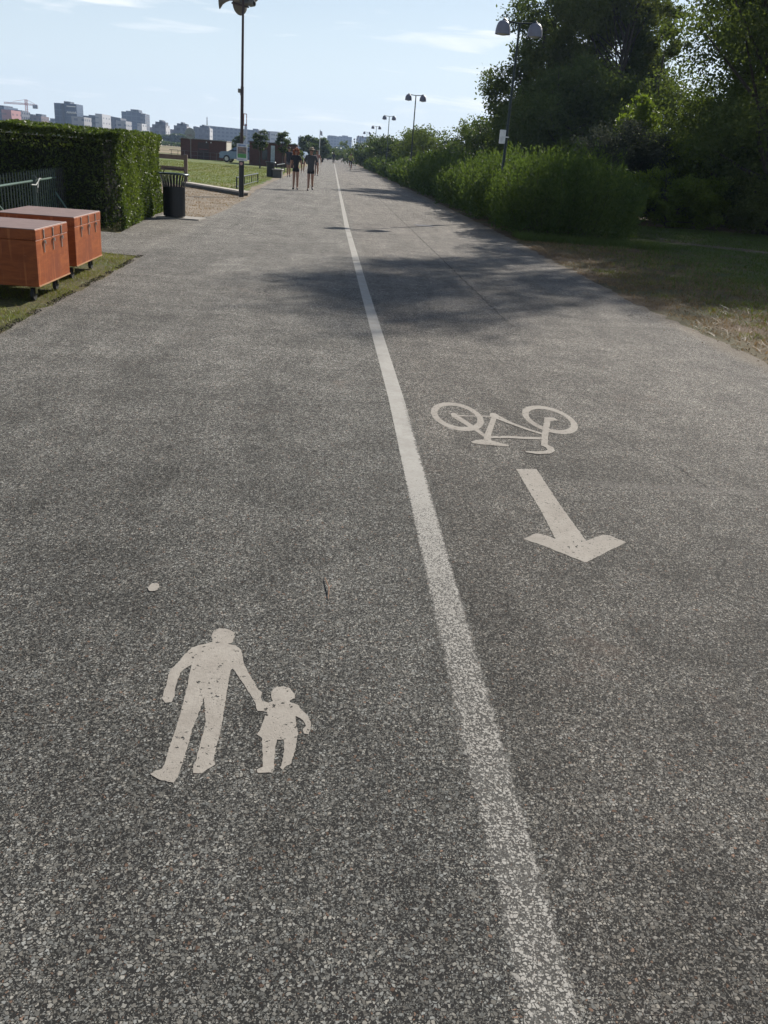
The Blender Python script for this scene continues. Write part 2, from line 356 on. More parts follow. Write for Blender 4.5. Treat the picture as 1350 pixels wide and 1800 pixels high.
# ------------------------------------------------------------------ ground and roads
def sheet(name, pts, z, mat):
    return tag(MB().poly(pts, z).build(name, mat), kind='structure')
def jag(pts, amp, step=0.25, closed=False):
    """subdivide a polyline and jitter it"""
    out = []; n = len(pts)
    for i in range(n if closed else n - 1):
        a, b = Vector(pts[i][:2]), Vector(pts[(i + 1) % n][:2]); L = (b - a).length; q = max(1, int(L / step))
        nrm = Vector((-(b - a).y, (b - a).x)).normalized() if L > 0 else Vector((0, 0))
        for j in range(q):
            t = j / q; p = a.lerp(b, t) + nrm * (random.uniform(-amp, amp) if (i or j) else 0); out.append((p.x, p.y))
    if not closed: out.append(tuple(pts[-1][:2]))
    return out
g = MB(); N = 1
g.add([(-9000, -300, -0.02), (9000, -300, -0.02), (9000, 12000, -0.02), (-9000, 12000, -0.02)], [(0, 1, 2, 3)])
tag(g.build('ground', M_DUNE), kind='structure')
# footway + cycle lane, with the paved drive at the left
left_edge = jag([(-2.62, -6), (-2.64, 7.22), (-2.66, 8.32), (-2.61, 9.4), (-2.64, 11.75), (-2.70, 12.87)], 0.035, 0.16)
drive = [(-3.12, 12.92), (-3.8, 13.4), (-9.5, 14.1), (-9.5, 15.9), (-3.62, 15.9), (-3.95, 21.2), (-3.40, 20.35), (-2.99, 20.3), (-2.74, 21.2)]
left_far = jag([(-2.66, 24.0), (-2.70, 29.0), (-2.93, 36.5), (-2.95, 45), (-2.88, 57)], 0.05, 0.4)
rest = [(-2.9, 120), (-2.9, 700), (4.5, 700), (4.55, 110)]
right_edge = jag([(4.45, 45), (4.32, 20.6), (4.18, 15.8), (4.22, 13.9), (4.14, 11.6), (4.16, 10.3), (4.25, 7.9), (4.4, 5), (4.6, -6)], 0.06, 0.18)
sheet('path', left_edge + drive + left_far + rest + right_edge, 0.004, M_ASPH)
sheet('grass_verge', [(-9.5, 2), (-2.3, 2), (-2.3, 13.05), (-3.8, 13.6), (-9.5, 14.3)], -0.004, M_VERGE)
sheet('gravel_ground', jag([(-9, 21.2), (-3.1, 19.0), (-2.4, 21), (-2.3, 30), (-2.5, 60), (-3.2, 60), (-3.5, 36), (-9, 40)], 0.12, 0.6), -0.008, M_GRAVEL)
lawn_pts = jag([G(327, 327), G(424, 343), (-3.25, 36), (-3.3, 60), (-3.2, 110), (-12, 108), (-26, 80), (-14, 52), (-9, 42)], 0.12, 0.7)
sheet('lawn', lawn_pts, 0.0, M_LAWN)
sheet('gravel_yard', [G(395, 281), G(330, 276), G(200, 262), G(180, 268), G(250, 276), G(310, 281), G(400, 290), G(405, 287)], -0.004, M_SAND)
sheet('beach', [G(-40, 243), G(300, 254.5), G(318, 257), G(300, 253.2), G(-40, 235)], -0.012, M_SAND)
sheet('dry_ground', [(3.9, -6), (40, -6), (60, 60), (12, 60), (4.35, 60), (4.0, 20)], -0.004, M_DRYSOIL)
sheet('grass_ground', jag([(7.2, 5), (7.6, 9), (7.0, 13), (7.4, 17), (7.6, 21), (8.5, 25), (11, 31), (40, 31), (40, 5)], .35, .5), 0.0, M_SHADEG)
sheet('shrub_bed', [(4.3, 60), (60, 60), (60, 700), (4.3, 700)], -0.010, M_DRYSOIL)
sheet('trail', jag([(7.6, 26.5), (10.5, 22.4), (16, 19.4), (30, 15.5), (30, 16.5), (16, 20.6), (11.2, 23.4), (9.0, 27.5)], 0.08, 0.5), 0.004, M_TRAIL)

# ------------------------------------------------------------------ paint on the path
def rough_outline(pts, amp, step): return jag(pts, amp, step, closed=True)
line = [(0.460, -0.6)]
lc = [(-0.6, .515), (3, .515), (5.85, .525), (11, .48), (20.8, .42), (40, .41), (92, .42), (400, .42)]
L_, R_ = [], []
for i in range(len(lc) - 1):
    q = 6
    for j in range(q):
        t = j / q; y = lc[i][0] * (1 - t) + lc[i + 1][0] * t; x = lc[i][1] * (1 - t) + lc[i + 1][1] * t
        w = 0.085 if y < 2.9 else max(0.054, 0.060 - (y - 3) * 0.002)
        L_.append((x - w, y)); R_.append((x + w, y))
o = MB().poly(L_ + R_[::-1], 0.0055).build('centre_line', M_LINE)
tag(o, 'long worn white painted line dividing the asphalt path lengthwise', 'road marking')
ped = [(500,190),(493,150),(510,115),(550,100),(595,103),(640,122),(648,150),(632,195),(600,203),(655,213),(690,245),(702,300),(712,345),(735,390),(775,455),(805,505),(827,525),(818,560),(832,582),(870,592),(900,580),(888,555),(890,515),(920,488),(970,483),(1010,495),(1040,530),(1045,560),(1010,580),(1015,590),(1060,605),(1090,640),(1125,675),(1145,715),(1150,765),(1135,800),(1105,795),(1095,770),(1115,745),(1095,705),(1050,680),(1052,740),(1065,800),(1055,835),(1050,880),(1035,940),(1020,990),(975,1020),(965,1038),(948,1020),(965,960),(972,900),(970,835),(925,835),(915,880),(910,950),(905,1035),(895,1052),(800,1055),(792,1035),(830,1015),(832,950),(828,880),(825,825),(795,803),(815,765),(835,710),(862,652),(800,645),(790,625),(785,600),(760,555),(720,490),(680,430),(635,365),(620,375),(608,440),(595,520),(580,620),(565,720),(545,810),(525,880),(512,950),(520,1000),(470,1030),(430,1060),(375,1055),(372,1020),(395,960),(415,880),(440,790),(455,720),(448,640),(445,550),(425,620),(400,690),(365,770),(345,850),(320,930),(300,1000),(275,1080),(245,1120),(150,1100),(90,1062),(110,1048),(170,1025),(195,970),(215,890),(250,790),(275,710),(295,640),(315,560),(335,480),(350,400),(365,340),(320,365),(290,395),(270,440),(255,500),(250,550),(230,590),(190,592),(168,560),(180,520),(195,480),(205,420),(225,370),(270,330),(320,270),(365,228),(420,210),(470,198)]
ped_w = [G(240 + .26667 * u, 1080 + .26667 * v) for u, v in ped]
tag(MB().poly(rough_outline(ped_w, 0.0014, 0.008), 0.0055).build('pedestrian_marking', M_PAINT), 'white painted adult holding a child by the hand on the left half of the path', 'road marking')
arrow = [(597,458),(718,460),(790,570),(870,690),(950,800),(1012,885),(1110,850),(1150,852),(1250,895),(1150,945),(1010,1015),(870,960),(760,915),(640,875),(715,840),(770,850),(832,875),(740,700),(650,550)]
B2 = lambda u, v: G(730 + .2963 * u, 690 + .2963 * v)
tag(MB().poly(rough_outline([B2(*p) for p in arrow], 0.002, 0.012), 0.0055).build('arrow_marking', M_PAINT), 'white painted arrow pointing towards the viewer below the bicycle symbol', 'road marking')
bm = MB(); zz = [0.0050]
def strip(pts, w):
    pts = [Vector(B2(*p)) if not isinstance(p, Vector) else p for p in pts]
    if not hasattr(w, '__len__'): w = [w] * len(pts)
    L, R = [], []
    for i, p in enumerate(pts):
        t = (pts[min(i + 1, len(pts) - 1)] - pts[max(i - 1, 0)]).normalized(); nn = Vector((-t.y, t.x))
        L.append(p + nn * w[i] / 2); R.append(p - nn * w[i] / 2)
    bm.poly([tuple(q) for q in L + R[::-1]], zz[0]); zz[0] += 0.0002
def ring(c, rx, ry, wx, wy, tilt):
    n = 56; vs = []; fs = []; z = zz[0]; zz[0] += 0.0002
    for i in range(n):
        a = 2 * math.pi * i / n
        for s in (0, 1):
            x = (rx - s * wx) * math.cos(a) + random.uniform(-.001, .001); y = (ry - s * wy) * math.sin(a) + random.uniform(-.001, .001)
            vs.append((c[0] + x + tilt * y, c[1] + y, z))
    for i in range(n):
        j = (i + 1) % n; fs.append((2 * i, 2 * j, 2 * j + 1, 2 * i + 1))
    bm.add(vs, fs)
w1 = ((0.908, 5.47), 0.172, 0.335, 0.042, 0.085); w2 = ((1.545, 5.52), 0.175, 0.335, 0.042, 0.085)
ring(*w1, 0.0); ring(*w2, 0.0)
# frame traced on the ground
strip([(232, 138), (300, 143), (380, 144), (460, 146)], [0.03, 0.02, 0.02, 0.03])
strip([(235, 145), (300, 185), (370, 232), (420, 268)], [0.06, 0.05, 0.035, 0.03])
def disc(u, v, rx, ry):
    c = B2(u, v); bm.poly([(c[0] + rx * math.cos(2 * math.pi * i / 20), c[1] + ry * math.sin(2 * math.pi * i / 20)) for i in range(20)], zz[0]); zz[0] += 0.0002
disc(230, 138, .022, .055); disc(470, 143, .032, .07); disc(800, 165, .026, .04)
strip([(470, 145), (450, 200), (430, 255), (425, 300)], [0.036, 0.036, 0.04, 0.05])
strip([(335, 302), (380, 300), (430, 300), (490, 312), (552, 322)], [0.03, 0.09, 0.11, 0.07, 0.03])
strip([(480, 150), (560, 185), (660, 222), (755, 252)], [0.07, 0.04, 0.035, 0.03])
strip([(440, 270), (550, 270), (650, 275), (760, 279)], 0.045)
strip([(785, 155), (778, 200), (768, 260), (764, 325)], [0.044, 0.042, 0.04, 0.04])
strip([(780, 158), (810, 160), (840, 172)], [0.05, 0.06, 0.03])
strip([(764, 318), (795, 332), (806, 350), (780, 362), (720, 364), (655, 358)], [0.05, 0.05, 0.045, 0.05, 0.05, 0.02])
tag(bm.build('bicycle_marking', M_PAINT), 'white painted bicycle symbol upside down on the right half of the path', 'road marking')
c0 = G(270, 1035)
tag(MB().poly([(c0[0] + .021 * math.cos(a / 3) * random.uniform(.85, 1.1), c0[1] + .034 * math.sin(a / 3) * random.uniform(.85, 1.1)) for a in range(19)], 0.0075).build('paint_spot', M_PAINT), 'small round white paint spot on asphalt beyond the painted adult', 'paint spot')
# twig and other litter
p0 = Vector((*G(571, 1020), .012)); p1 = Vector((*G(578, 1040), .016)); p2 = Vector((*G(577, 1056), .009))
tw = MB().tube([p0, p1, p2], [.0015, .0022, .0012], 6); tw.tube([p1, Vector((*G(583, 1034), .014))], [.0015, .001], 5)
tag(tw.build('twig', plain('twig_bark', (0.24, 0.13, 0.07))), 'thin brown dry twig lying on the asphalt beside the worn line', 'twig')
mc = G(745, 397)
cv = MB().prism([(mc[0] - .22, mc[1] - .27), (mc[0] + .22, mc[1] - .27), (mc[0] + .22, mc[1] + .27), (mc[0] - .22, mc[1] + .27)], 0.002, 0.010)
tag(cv.build('drain_cover', plain('cast_iron', (0.05, 0.045, 0.045), 0.6, 0.5)), 'small square dark iron drain cover set in the cycle lane', 'drain cover')

# ------------------------------------------------------------------ street lamps
M_POST = plain('dark_green_post', (0.022, 0.032, 0.028), 0.45, 0.3, spec=0.5)
M_SHADE = plain('lamp_grey', (0.19, 0.19, 0.23), 0.5, 0.2, 0.1)
M_GLASS = plain('opal_glass', (0.5, 0.5, 0.48), 0.3)
M_WHITE = plain('white_paint', (0.72, 0.71, 0.69), 0.5)
def make_lamp():
    root = empty('street_lamp', (0, 0, 0), '', 'street lamp', 'twin headed street lamps along the path')
    MB().tube([(0, 0, 0), (0, 0, 1.2), (0, 0, 1.22), (0, 0, 5.25)], [.058, .058, .045, .032], 12).build('post', M_POST, root, True)
    MB().tube([(-.38, 0, 5.28), (0, 0, 5.25), (.38, 0, 5.28)], .022, 8).build('crossbar', M_POST, root, True)
    for s in (-1, 1):
        x = s * .45
        prof = [(0.0, .36), (.04, .36), (.05, .335), (.11, .325), (.155, .28), (.185, .21), (.205, .12), (.212, .0), (.202, .0), (.19, .2), (.10, .29), (0, .30)]
        hd = MB().lathe(prof, 24, (x, 0, 4.95)).build('lamp_shade', M_SHADE, root, True)
        MB().tube([(s * .34, 0, 5.26), (x, 0, 5.315), (x + s * .03, 0, 5.28)], [.03, .045, .03], 10).build('joint', M_POST, hd, True)
        MB().lathe([(0.0, -.035), (.10, -.02), (.15, .01), (.18, .05), (.0, .06)], 20, (x, 0, 4.95)).build('diffuser', M_GLASS, hd, True)
    return root
lamp0 = make_lamp()
LY = [26.85, 58.8, 90.5, 123.0, 155.5, 190, 226, 262]
for i, y in enumerate(LY):
    o = lamp0 if i == 0 else copy_tree(lamp0)
    o.location = (5.0 if i < 2 else 5.3 if i == 2 else 5.6, y, 0)
    o['label'] = ['nearest twin-headed street lamp with a white box on its dark post', 'second nearest twin-headed street lamp rising over the shrub row', 'third twin-headed street lamp from the viewer over the shrubs', 'fourth twin-headed street lamp along the right side of the path', 'fifth small twin-headed street lamp in the distance',
                  'sixth tiny twin-headed street lamp far down the path', 'seventh tiny twin-headed street lamp far down the path', 'farthest tiny twin-headed street lamp on the right side of the path'][i]
bx = MB().box((-.13, -.06, 2.36), (.17, .07, .37), bev=.01)
bx.box((0, -.02, 2.36), (.12, .12, .03))
bx.build('white_box', M_WHITE, lamp0)

# ------------------------------------------------------------------ loudspeaker pole
M_POLE = plain('brown_pole', (0.045, 0.028, 0.026), 0.55); M_BLACK = plain('black_metal', (0.012, 0.013, 0.015), 0.45)
M_HORN = plain('horn_grey', (0.17, 0.165, 0.145), 0.5, 0.1)
px, py = G(424, 346)
pole = empty('loudspeaker_pole', (px, py, 0), 'tall thin dark pole with horn loudspeakers on top and a poster board', 'pole')
MB().tube([(0, 0, 0), (0, 0, 1.12)], .085, 14).build('base_post', M_BLACK, pole, True)
MB().tube([(0, 0, 1.12), (0, 0, 3.3), (0, 0, 3.32), (0, 0, 6.4)], [.055, .05, .042, .034], 12).build('mast', M_POLE, pole, True)
Rl = Matrix.Rotation(D2R(-90), 3, 'Y') @ Matrix.Rotation(0, 3, 'X')
hornp = [(.05, -.28), (.09, -.27), (.10, -.12), (.06, -.10), (.07, .02), (.12, .14), (.19, .24), (.31, .32), (.32, .34), (.30, .335), (.17, .24), (.09, .10), (.0, .05)]
Rh = Matrix.Rotation(D2R(-90), 3, 'Y')                # horn opens towards -X
h1 = MB().lathe(hornp, 24, (-.38, 0, 5.72), Rh).build('horn', M_HORN, pole, True)
Rh2 = Matrix.Rotation(D2R(140), 3, 'Z') @ Matrix.Rotation(D2R(90), 3, 'Y')
h2 = MB().lathe(hornp, 24, (.12, .22, 5.65), Rh2).build('horn', M_HORN, pole, True)
Rh3 = Matrix.Rotation(D2R(70), 3, 'Z') @ Matrix.Rotation(D2R(80), 3, 'Y')
MB().lathe(hornp, 24, (.08, .1, 5.95), Rh3).build('horn', M_HORN, pole, True)
MB().tube([(-.35, 0, 5.6), (0, 0, 5.55), (.15, .2, 5.55)], .025, 8).build('bracket', M_POLE, pole, True)
red = MB()
for a, b_ in (((.05, 2.52), (.15, 2.52)), ((.15, 2.52), (.15, 2.18)), ((.15, 2.18), (.05, 2.18)), ((.06, 2.52), (.06, 2.18))): red.tube([(a[0], -.02, a[1]), (b_[0], -.02, b_[1])], .012, 6)
red.build('red_frame', plain('rust_red', (0.22, 0.05, 0.03)), pole)
MB().box((-.09, 0, 3.18), (.09, .07, .12), bev=.01).tube([(-.05, 0, 3.05), (-.07, 0, 3.12), (0, 0, 3.16)], .012, 6).build('clamp', M_HORN, pole)
# poster board
pb = MB().box((0.02, -.085, 1.37), (.34, .02, .52)).build('poster_board', plain('poster_white', (0.62, 0.64, 0.66)), pole)
MB().box((0.02, -.1, 1.58), (.24, .008, .05)).build('poster_heading', plain('poster_blue', (0.25, 0.33, 0.50)), pb)
MB().box((0.02, -.1, 1.43), (.28, .008, .20)).build('poster_photo', plain('poster_photo', (0.10, 0.12, 0.10), c2=(0.32, 0.22, 0.2), scale=14), pb)
MB().box((0.02, -.1, 1.265), (.28, .008, .12)).build('poster_green', plain('poster_green', (0.07, 0.25, 0.08), c2=(0.12, 0.34, 0.12), scale=10), pb)
MB().box((-.02, -.1, 1.15), (.18, .008, .03)).build('poster_text', plain('poster_grey', (0.4, 0.4, 0.45)), pb)
dd = MB().lathe([(0, .004), (.05, .004), (.05, 0)], 16, (0, -.088, 1.03), Matrix.Rotation(D2R(90), 3, 'X')); dd.build('round_sticker', plain('sticker', (0.5, 0.30, 0.27)), pole)

# ------------------------------------------------------------------ wooden storage boxes on castors
def make_wood():
    m, k, b = new_mat('varnished_plywood'); pos = k.new('ShaderNodeTexCoord').outputs['Object']
    mp_ = k.new('ShaderNodeMapping'); k.l.new(pos, mp_.inputs[0]); mp_.inputs['Scale'].default_value = (1, 1.0, 5.0)
    n = k.noise(mp_.outputs[0], 4.0, 5, 0.6, 0.8); n2 = k.noise(pos, 2.6, 3); n3 = k.noise(pos, 22.0, 5, 0.7)
    mv = k.new('ShaderNodeMapping'); k.l.new(pos, mv.inputs[0]); mv.inputs['Scale'].default_value = (14, 14, 1.5)
    st = k.noise(mv.outputs[0], 1.6, 3)
    c = k.mix(k.ramp(n, 0.3, 0.7), C(0.21, 0.052, 0.016), C(0.30, 0.085, 0.025))
    c = k.mix(k.ramp(n2, 0.45, 0.72), c, C(0.19, 0.05, 0.02))
    c = k.mix(k.math('MULTIPLY', k.ramp(st, 0.56, 0.72), 0.35), c, C(0.55, 0.20, 0.07))
    c = k.mix(k.math('MULTIPLY', k.ramp(n3, 0.62, 0.70), 0.5), c, C(0.5, 0.27, 0.15))
    k.put(b.inputs['Base Color'], c); b.inputs['Roughness'].default_value = 0.5; b.inputs['Specular IOR Level'].default_value = 0.22
    return m
M_WOOD = make_wood()
M_TOP = plain('lid_top_brown', (0.22, 0.14, 0.11), 0.5, 0, 0.16, 9)  # lid tops greyer and paler than the box sides
M_EDGE = plain('raw_edge', (0.36, 0.19, 0.09), 0.6)
M_STEEL = plain('galvanised_steel', (0.48, 0.46, 0.42), 0.4, 0.7)
M_RUB = plain('black_rubber', (0.012, 0.012, 0.013), 0.6); M_YEL = plain('yellow_zinc', (0.30, 0.26, 0.10), 0.5, 0.4)
def make_box(W, L, zt, label):
    root = empty('storage_box', (0, 0, 0), label, 'box', 'wooden storage boxes on wheels')
    zb = .15
    body = MB().box((-W / 2, L / 2, (zb + zt - .10) / 2), (W, L, zt - .10 - zb), bev=.004).build('body', M_WOOD, root)
    lid = MB().box((-W / 2, L / 2, zt - .0505), (W + .006, L + .006, .095), bev=.004).build('lid', M_WOOD, root)
    MB().box((-W / 2, L / 2, zt), (W - .004, L - .004, .008), bev=.003).build('lid_top', M_TOP, lid)
    ed = MB()
    ed.box((.0035, L / 2, zb + .006), (.008, L, .011)); ed.build('bottom_edge', M_EDGE, body)
    for f in (.22, .50, .77):
        h_ = MB().box((.009, L * f, zt - .055), (.010, .014, .085), bev=.002).box((.012, L * f, zt - .125), (.016, .026, .028), bev=.003)
        h_.box((.007, L * f, zt - .185), (.008, .011, .085), bev=.002); h_.tube([(.02, L * f - .012, zt - .11), (.026, L * f, zt - .15), (.02, L * f + .012, zt - .11)], .003, 6)
        h_.build('latch', M_STEEL, root)
    for fx, fy in ((-.10, .14), (-.10, L - .18), (-W + .12, .14), (-W + .12, L - .18)):
        a = random.uniform(0, 6)
        c_ = MB().box((fx, fy, zb - .006), (.10, .085, .008)).box((fx - .026, fy, zb - .045), (.005, .05, .075)).box((fx + .026, fy, zb - .045), (.005, .05, .075)).build('castor', M_YEL, root)
        MB().lathe([(0, -.017), (.022, -.018), (.024, -.014), (.058, -.016), (.062, -.01), (.062, .01), (.058, .016), (.024, .014), (.022, .018), (0, .018)], 22, (fx, fy - .01, .062), Matrix.Rotation(D2R(90), 3, 'Y')).build('wheel', M_RUB, c_, True)
    return root
b1 = make_box(.86, 1.02, .68, 'orange brown wooden box on wheels nearest the viewer, cut by the picture edge'); b1.location = (-2.76, 8.66, 0); b1.rotation_euler.z = D2R(-.6)
b2 = make_box(.86, 1.18, .68, 'orange brown wooden box on wheels standing behind the nearer box'); b2.location = (-2.83, 10.25, 0); b2.rotation_euler.z = D2R(.3)

# ------------------------------------------------------------------ foliage
def leaves(P, N, size, mat, name, parent, aspect=0.6, up=0.0, rng=RNG, droop=None, spread=0.55):
    """diamond leaves at points P, normals N (random where None)"""
    n = len(P); 
    if droop is None:
        d = rng.normal(size=(n, 3)); d[:, 2] = d[:, 2] * (1 - up) + up * 1.6
    else: d = droop + rng.normal(size=(n, 3)) * 0.55
    d /= np.linalg.norm(d, axis=1)[:, None]
    r = rng.normal(size=(n, 3))
    if N is not None: r = np.cross(N + rng.normal(size=(n, 3)) * spread, d)
    s = np.cross(d, r); s /= np.linalg.norm(s, axis=1)[:, None] + 1e-9
    sz = (size * rng.uniform(0.6, 1.3, n))[:, None]
    a = P - d * sz * .5; c_ = P + d * sz * .5; b = P + s * sz * aspect * .5 - d * sz * .06; e = P - s * sz * aspect * .5 - d * sz * .06
    V = np.stack([a, b, c_, e], 1).reshape(-1, 3); Fc = np.arange(4 * n).reshape(-1, 4)
    return np_mesh(name, V, Fc, mat, parent)
def rdir(n, rng=RNG):
    d = rng.normal(size=(n, 3)); return d / np.linalg.norm(d, axis=1)[:, None]
M_BARK = plain('bark', (0.055, 0.045, 0.035), 0.9, 0, 0.3, 12, 0.6)
M_LEAF_DARK = leaf_mat('leaf_dark', (0.066, 0.090, 0.034), (0.122, 0.145, 0.056), 0.40, spec=.06, rough=.8)
M_LEAF_OLIVE = leaf_mat('leaf_olive', (0.078, 0.096, 0.034), (0.135, 0.150, 0.056), 0.42, spec=.05, rough=.8)
M_LEAF_BRIGHT = leaf_mat('leaf_bright', (0.085, 0.12, 0.022), (0.17, 0.21, 0.04), 0.5, spec=.2)  # lighter leaves: sun on the bush by the trail put into colour
M_LEAF_BROOM = leaf_mat('leaf_broom', (0.050, 0.078, 0.026), (0.105, 0.138, 0.044), 0.40, spec=.12, rough=.7)
M_LEAF_HEDGE = leaf_mat('leaf_hedge', (0.035, 0.055, 0.014), (0.115, 0.145, 0.04), 0.38, spec=0.2, rough=0.5)
M_LEAF_GREY = leaf_mat('leaf_grey', (0.045, 0.055, 0.04), (0.075, 0.085, 0.06), 0.25, (1, 1, .9), spec=.05, rough=.8)
M_LEAF_FAR = leaf_mat('leaf_far', (0.035, 0.055, 0.018), (0.07, 0.095, 0.03), 0.4)

def tree(name, label, loc, h, rx, ry, z0, nlobe, nleaf, lsize, mat, group='trees', lobe_r=0.33, seed=1, cat='tree', trunk_r=0.16, nstem=1, top=1.0, lean=(0, 0), toplim=2.0):
    rng = np.random.default_rng(seed); rd = random.Random(seed)
    root = empty(name, loc, label, cat, group)
    tk = MB(); H = h - z0; cz = z0 + H / 2
    # lobe centres inside a lumpy egg
    cs = []
    while len(cs) < nlobe:
        d = rng.uniform(-1, 1, 3)
        q = np.linalg.norm(d)
        if q > 1 or q < 0.30: continue
        w = 1.0 - 0.35 * max(0, d[2]) ** 2
        c = np.array([d[0] * rx * w, d[1] * ry * w, cz + d[2] * H / 2 * top])
        cs.append(c)
    cs = np.array(cs); lf = (cs[:, 2] / h) ** 3; cs[:, 0] += lean[0] * lf; cs[:, 1] += lean[1] * lf
    stems = []
    for s in range(nstem):
        ang = rd.uniform(0, 6.28); off = 0 if nstem == 1 else rd.uniform(.2, .45) * rx
        bx_, by_ = (0, 0) if nstem == 1 else (0.25 * math.cos(ang), .25 * math.sin(ang))
        tx, ty = off * math.cos(ang), off * math.sin(ang)
        pts = [(bx_ + (tx - bx_) * t + rd.uniform(-.12, .12) * h * .03, by_ + (ty - by_) * t + rd.uniform(-.12, .12) * h * .03, t * h * .93) for t in (0, .12, .28, .45, .62, .8, 1)]
        tk.tube(pts, [trunk_r * (1 - .88 * t) for t in (0, .12, .28, .45, .62, .8, 1)], 8); stems.append(pts)
    for c in cs:
        st = stems[rd.randrange(len(stems))]; zt = max(0.1 * h, min(.86 * h, c[2] - .18 * H - rd.uniform(0, .1) * H)); t = zt / (h * .93)
        i = min(5, int(t * 6)); ts = (0, .12, .28, .45, .62, .8, 1)
        j = max(q for q in range(6) if ts[q] <= t + 1e-6); u = (t - ts[j]) / (ts[j + 1] - ts[j])
        a = Vector(st[j]).lerp(Vector(st[j + 1]), u); b = Vector(c)
        mid = a.lerp(b, .5) + Vector((rd.uniform(-.1, .1), rd.uniform(-.1, .1), -.06 * H * rd.random()))
        r0 = trunk_r * (1 - .88 * t) * .5
        tk.tube([a, mid, b], [r0, r0 * .6, r0 * .2 + .004], 5, cap=False)
    tk.build('trunk', M_BARK, root, True)
    rl = lobe_r * min(rx, ry, H / 2)
    # twig clusters inside each lobe, leaves round each twig
    ncl = max(nlobe * 14, 40)
    idx = rng.integers(0, nlobe, ncl); dirs = rdir(ncl, rng); rad = rl * rng.uniform(.35, 1.25, ncl) ** .8 * np.where(cs[idx, 2] > toplim * h, .5, 1.0)
    cc = cs[idx] + dirs * rad[:, None] * np.array([1, 1, .8])
    li = rng.integers(0, ncl, nleaf); sp = rl * .26
    P_ = cc[li] + rng.normal(size=(nleaf, 3)) * sp * np.array([1, 1, .7])
    P_ = P_[(P_[:, 2] > 0.05) & ((P_[:, 2] < toplim * h) | (rng.uniform(0, 1, len(P_)) < .42))]
    leaves(P_, None, lsize, mat, 'crown', root, 0.55, 0.0, rng)
    return root
def broom(name, label, loc, h, r, nstem, nper, lsize, mat, seed, group, lean=0.35, ry=None):
    """feathery shrub: many rising shoots, each with small narrow leaves"""
    rng = np.random.default_rng(seed); ry = ry or r
    root = empty(name, loc, label, 'shrub', group)
    ang = rng.uniform(0, 2 * np.pi, nstem); rr = np.sqrt(rng.uniform(0, 1, nstem))
    bx_ = np.stack([np.cos(ang) * rr * r * .75, np.sin(ang) * rr * ry * .75, np.zeros(nstem)], 1)
    out = np.stack([np.cos(ang) * rr, np.sin(ang) * rr, np.zeros(nstem)], 1)
    hh = h * (1.0 - .38 * rr ** 2.2) * rng.uniform(.66, 1.16, nstem)
    # gentle lumps along the mass
    hh *= 1 + .04 * np.sin(bx_[:, 0] * 3.1 + seed) + .09 * np.sin(bx_[:, 1] * 2.3 + seed * 1.7)
    tip = bx_ + out * np.array([r, ry, 0]) * lean + rng.normal(size=(nstem, 3)) * np.array([.12, .12, 0]) * h * .5
    tip[:, 2] = hh
    t = rng.uniform(0.0, 1.0, (nstem, nper)) ** .62
    B_ = bx_[:, None, :]; T_ = tip[:, None, :]; tt = t[:, :, None]
    P_ = B_ + (T_ - B_) * tt
    bow = np.sin(tt * np.pi) * out[:, None, :] * r * .16
    P_ = (P_ + bow).reshape(-1, 3) + rng.normal(size=(nstem * nper, 3)) * (.035 + .05 * (1 - t.reshape(-1, 1)))
    d = np.repeat((tip - bx_) / np.linalg.norm(tip - bx_, axis=1)[:, None], nper, 0)
    # skirt of side shoots so the flanks are full down to the ground
    ns = int(nstem * nper * .30); a2 = rng.uniform(0, 2 * np.pi, ns); z2 = rng.uniform(0.02, .62, ns) * h
    q = (1.0 - .10 * (z2 / h)) * rng.uniform(.80, 1.06, ns) * (1 + .08 * np.sin(a2 * 5 + seed))
    S = np.stack([np.cos(a2) * r * q, np.sin(a2) * ry * q, z2], 1) + rng.normal(size=(ns, 3)) * .05
    P_ = np.concatenate([P_, S]); d = np.concatenate([d, np.tile([0, 0, .55], (ns, 1)) + rng.normal(size=(ns, 3)) * .5])
    keep = P_[:, 2] > .03; P_, d = P_[keep], d[keep]
    tk = MB(); rd = random.Random(seed)
    for i in range(min(26, nstem)):
        tk.tube([tuple(bx_[i]), tuple(bx_[i] * .5 + tip[i] * .5 + out[i] * r * .12), tuple(tip[i] * .96 + bx_[i] * .04)], [.014, .008, .003], 4, cap=False)
    tk.build('stem', M_BARK, root)
    leaves(P_, None, lsize, mat, 'foliage', root, 0.38, 0.0, rng, droop=d)
    return root

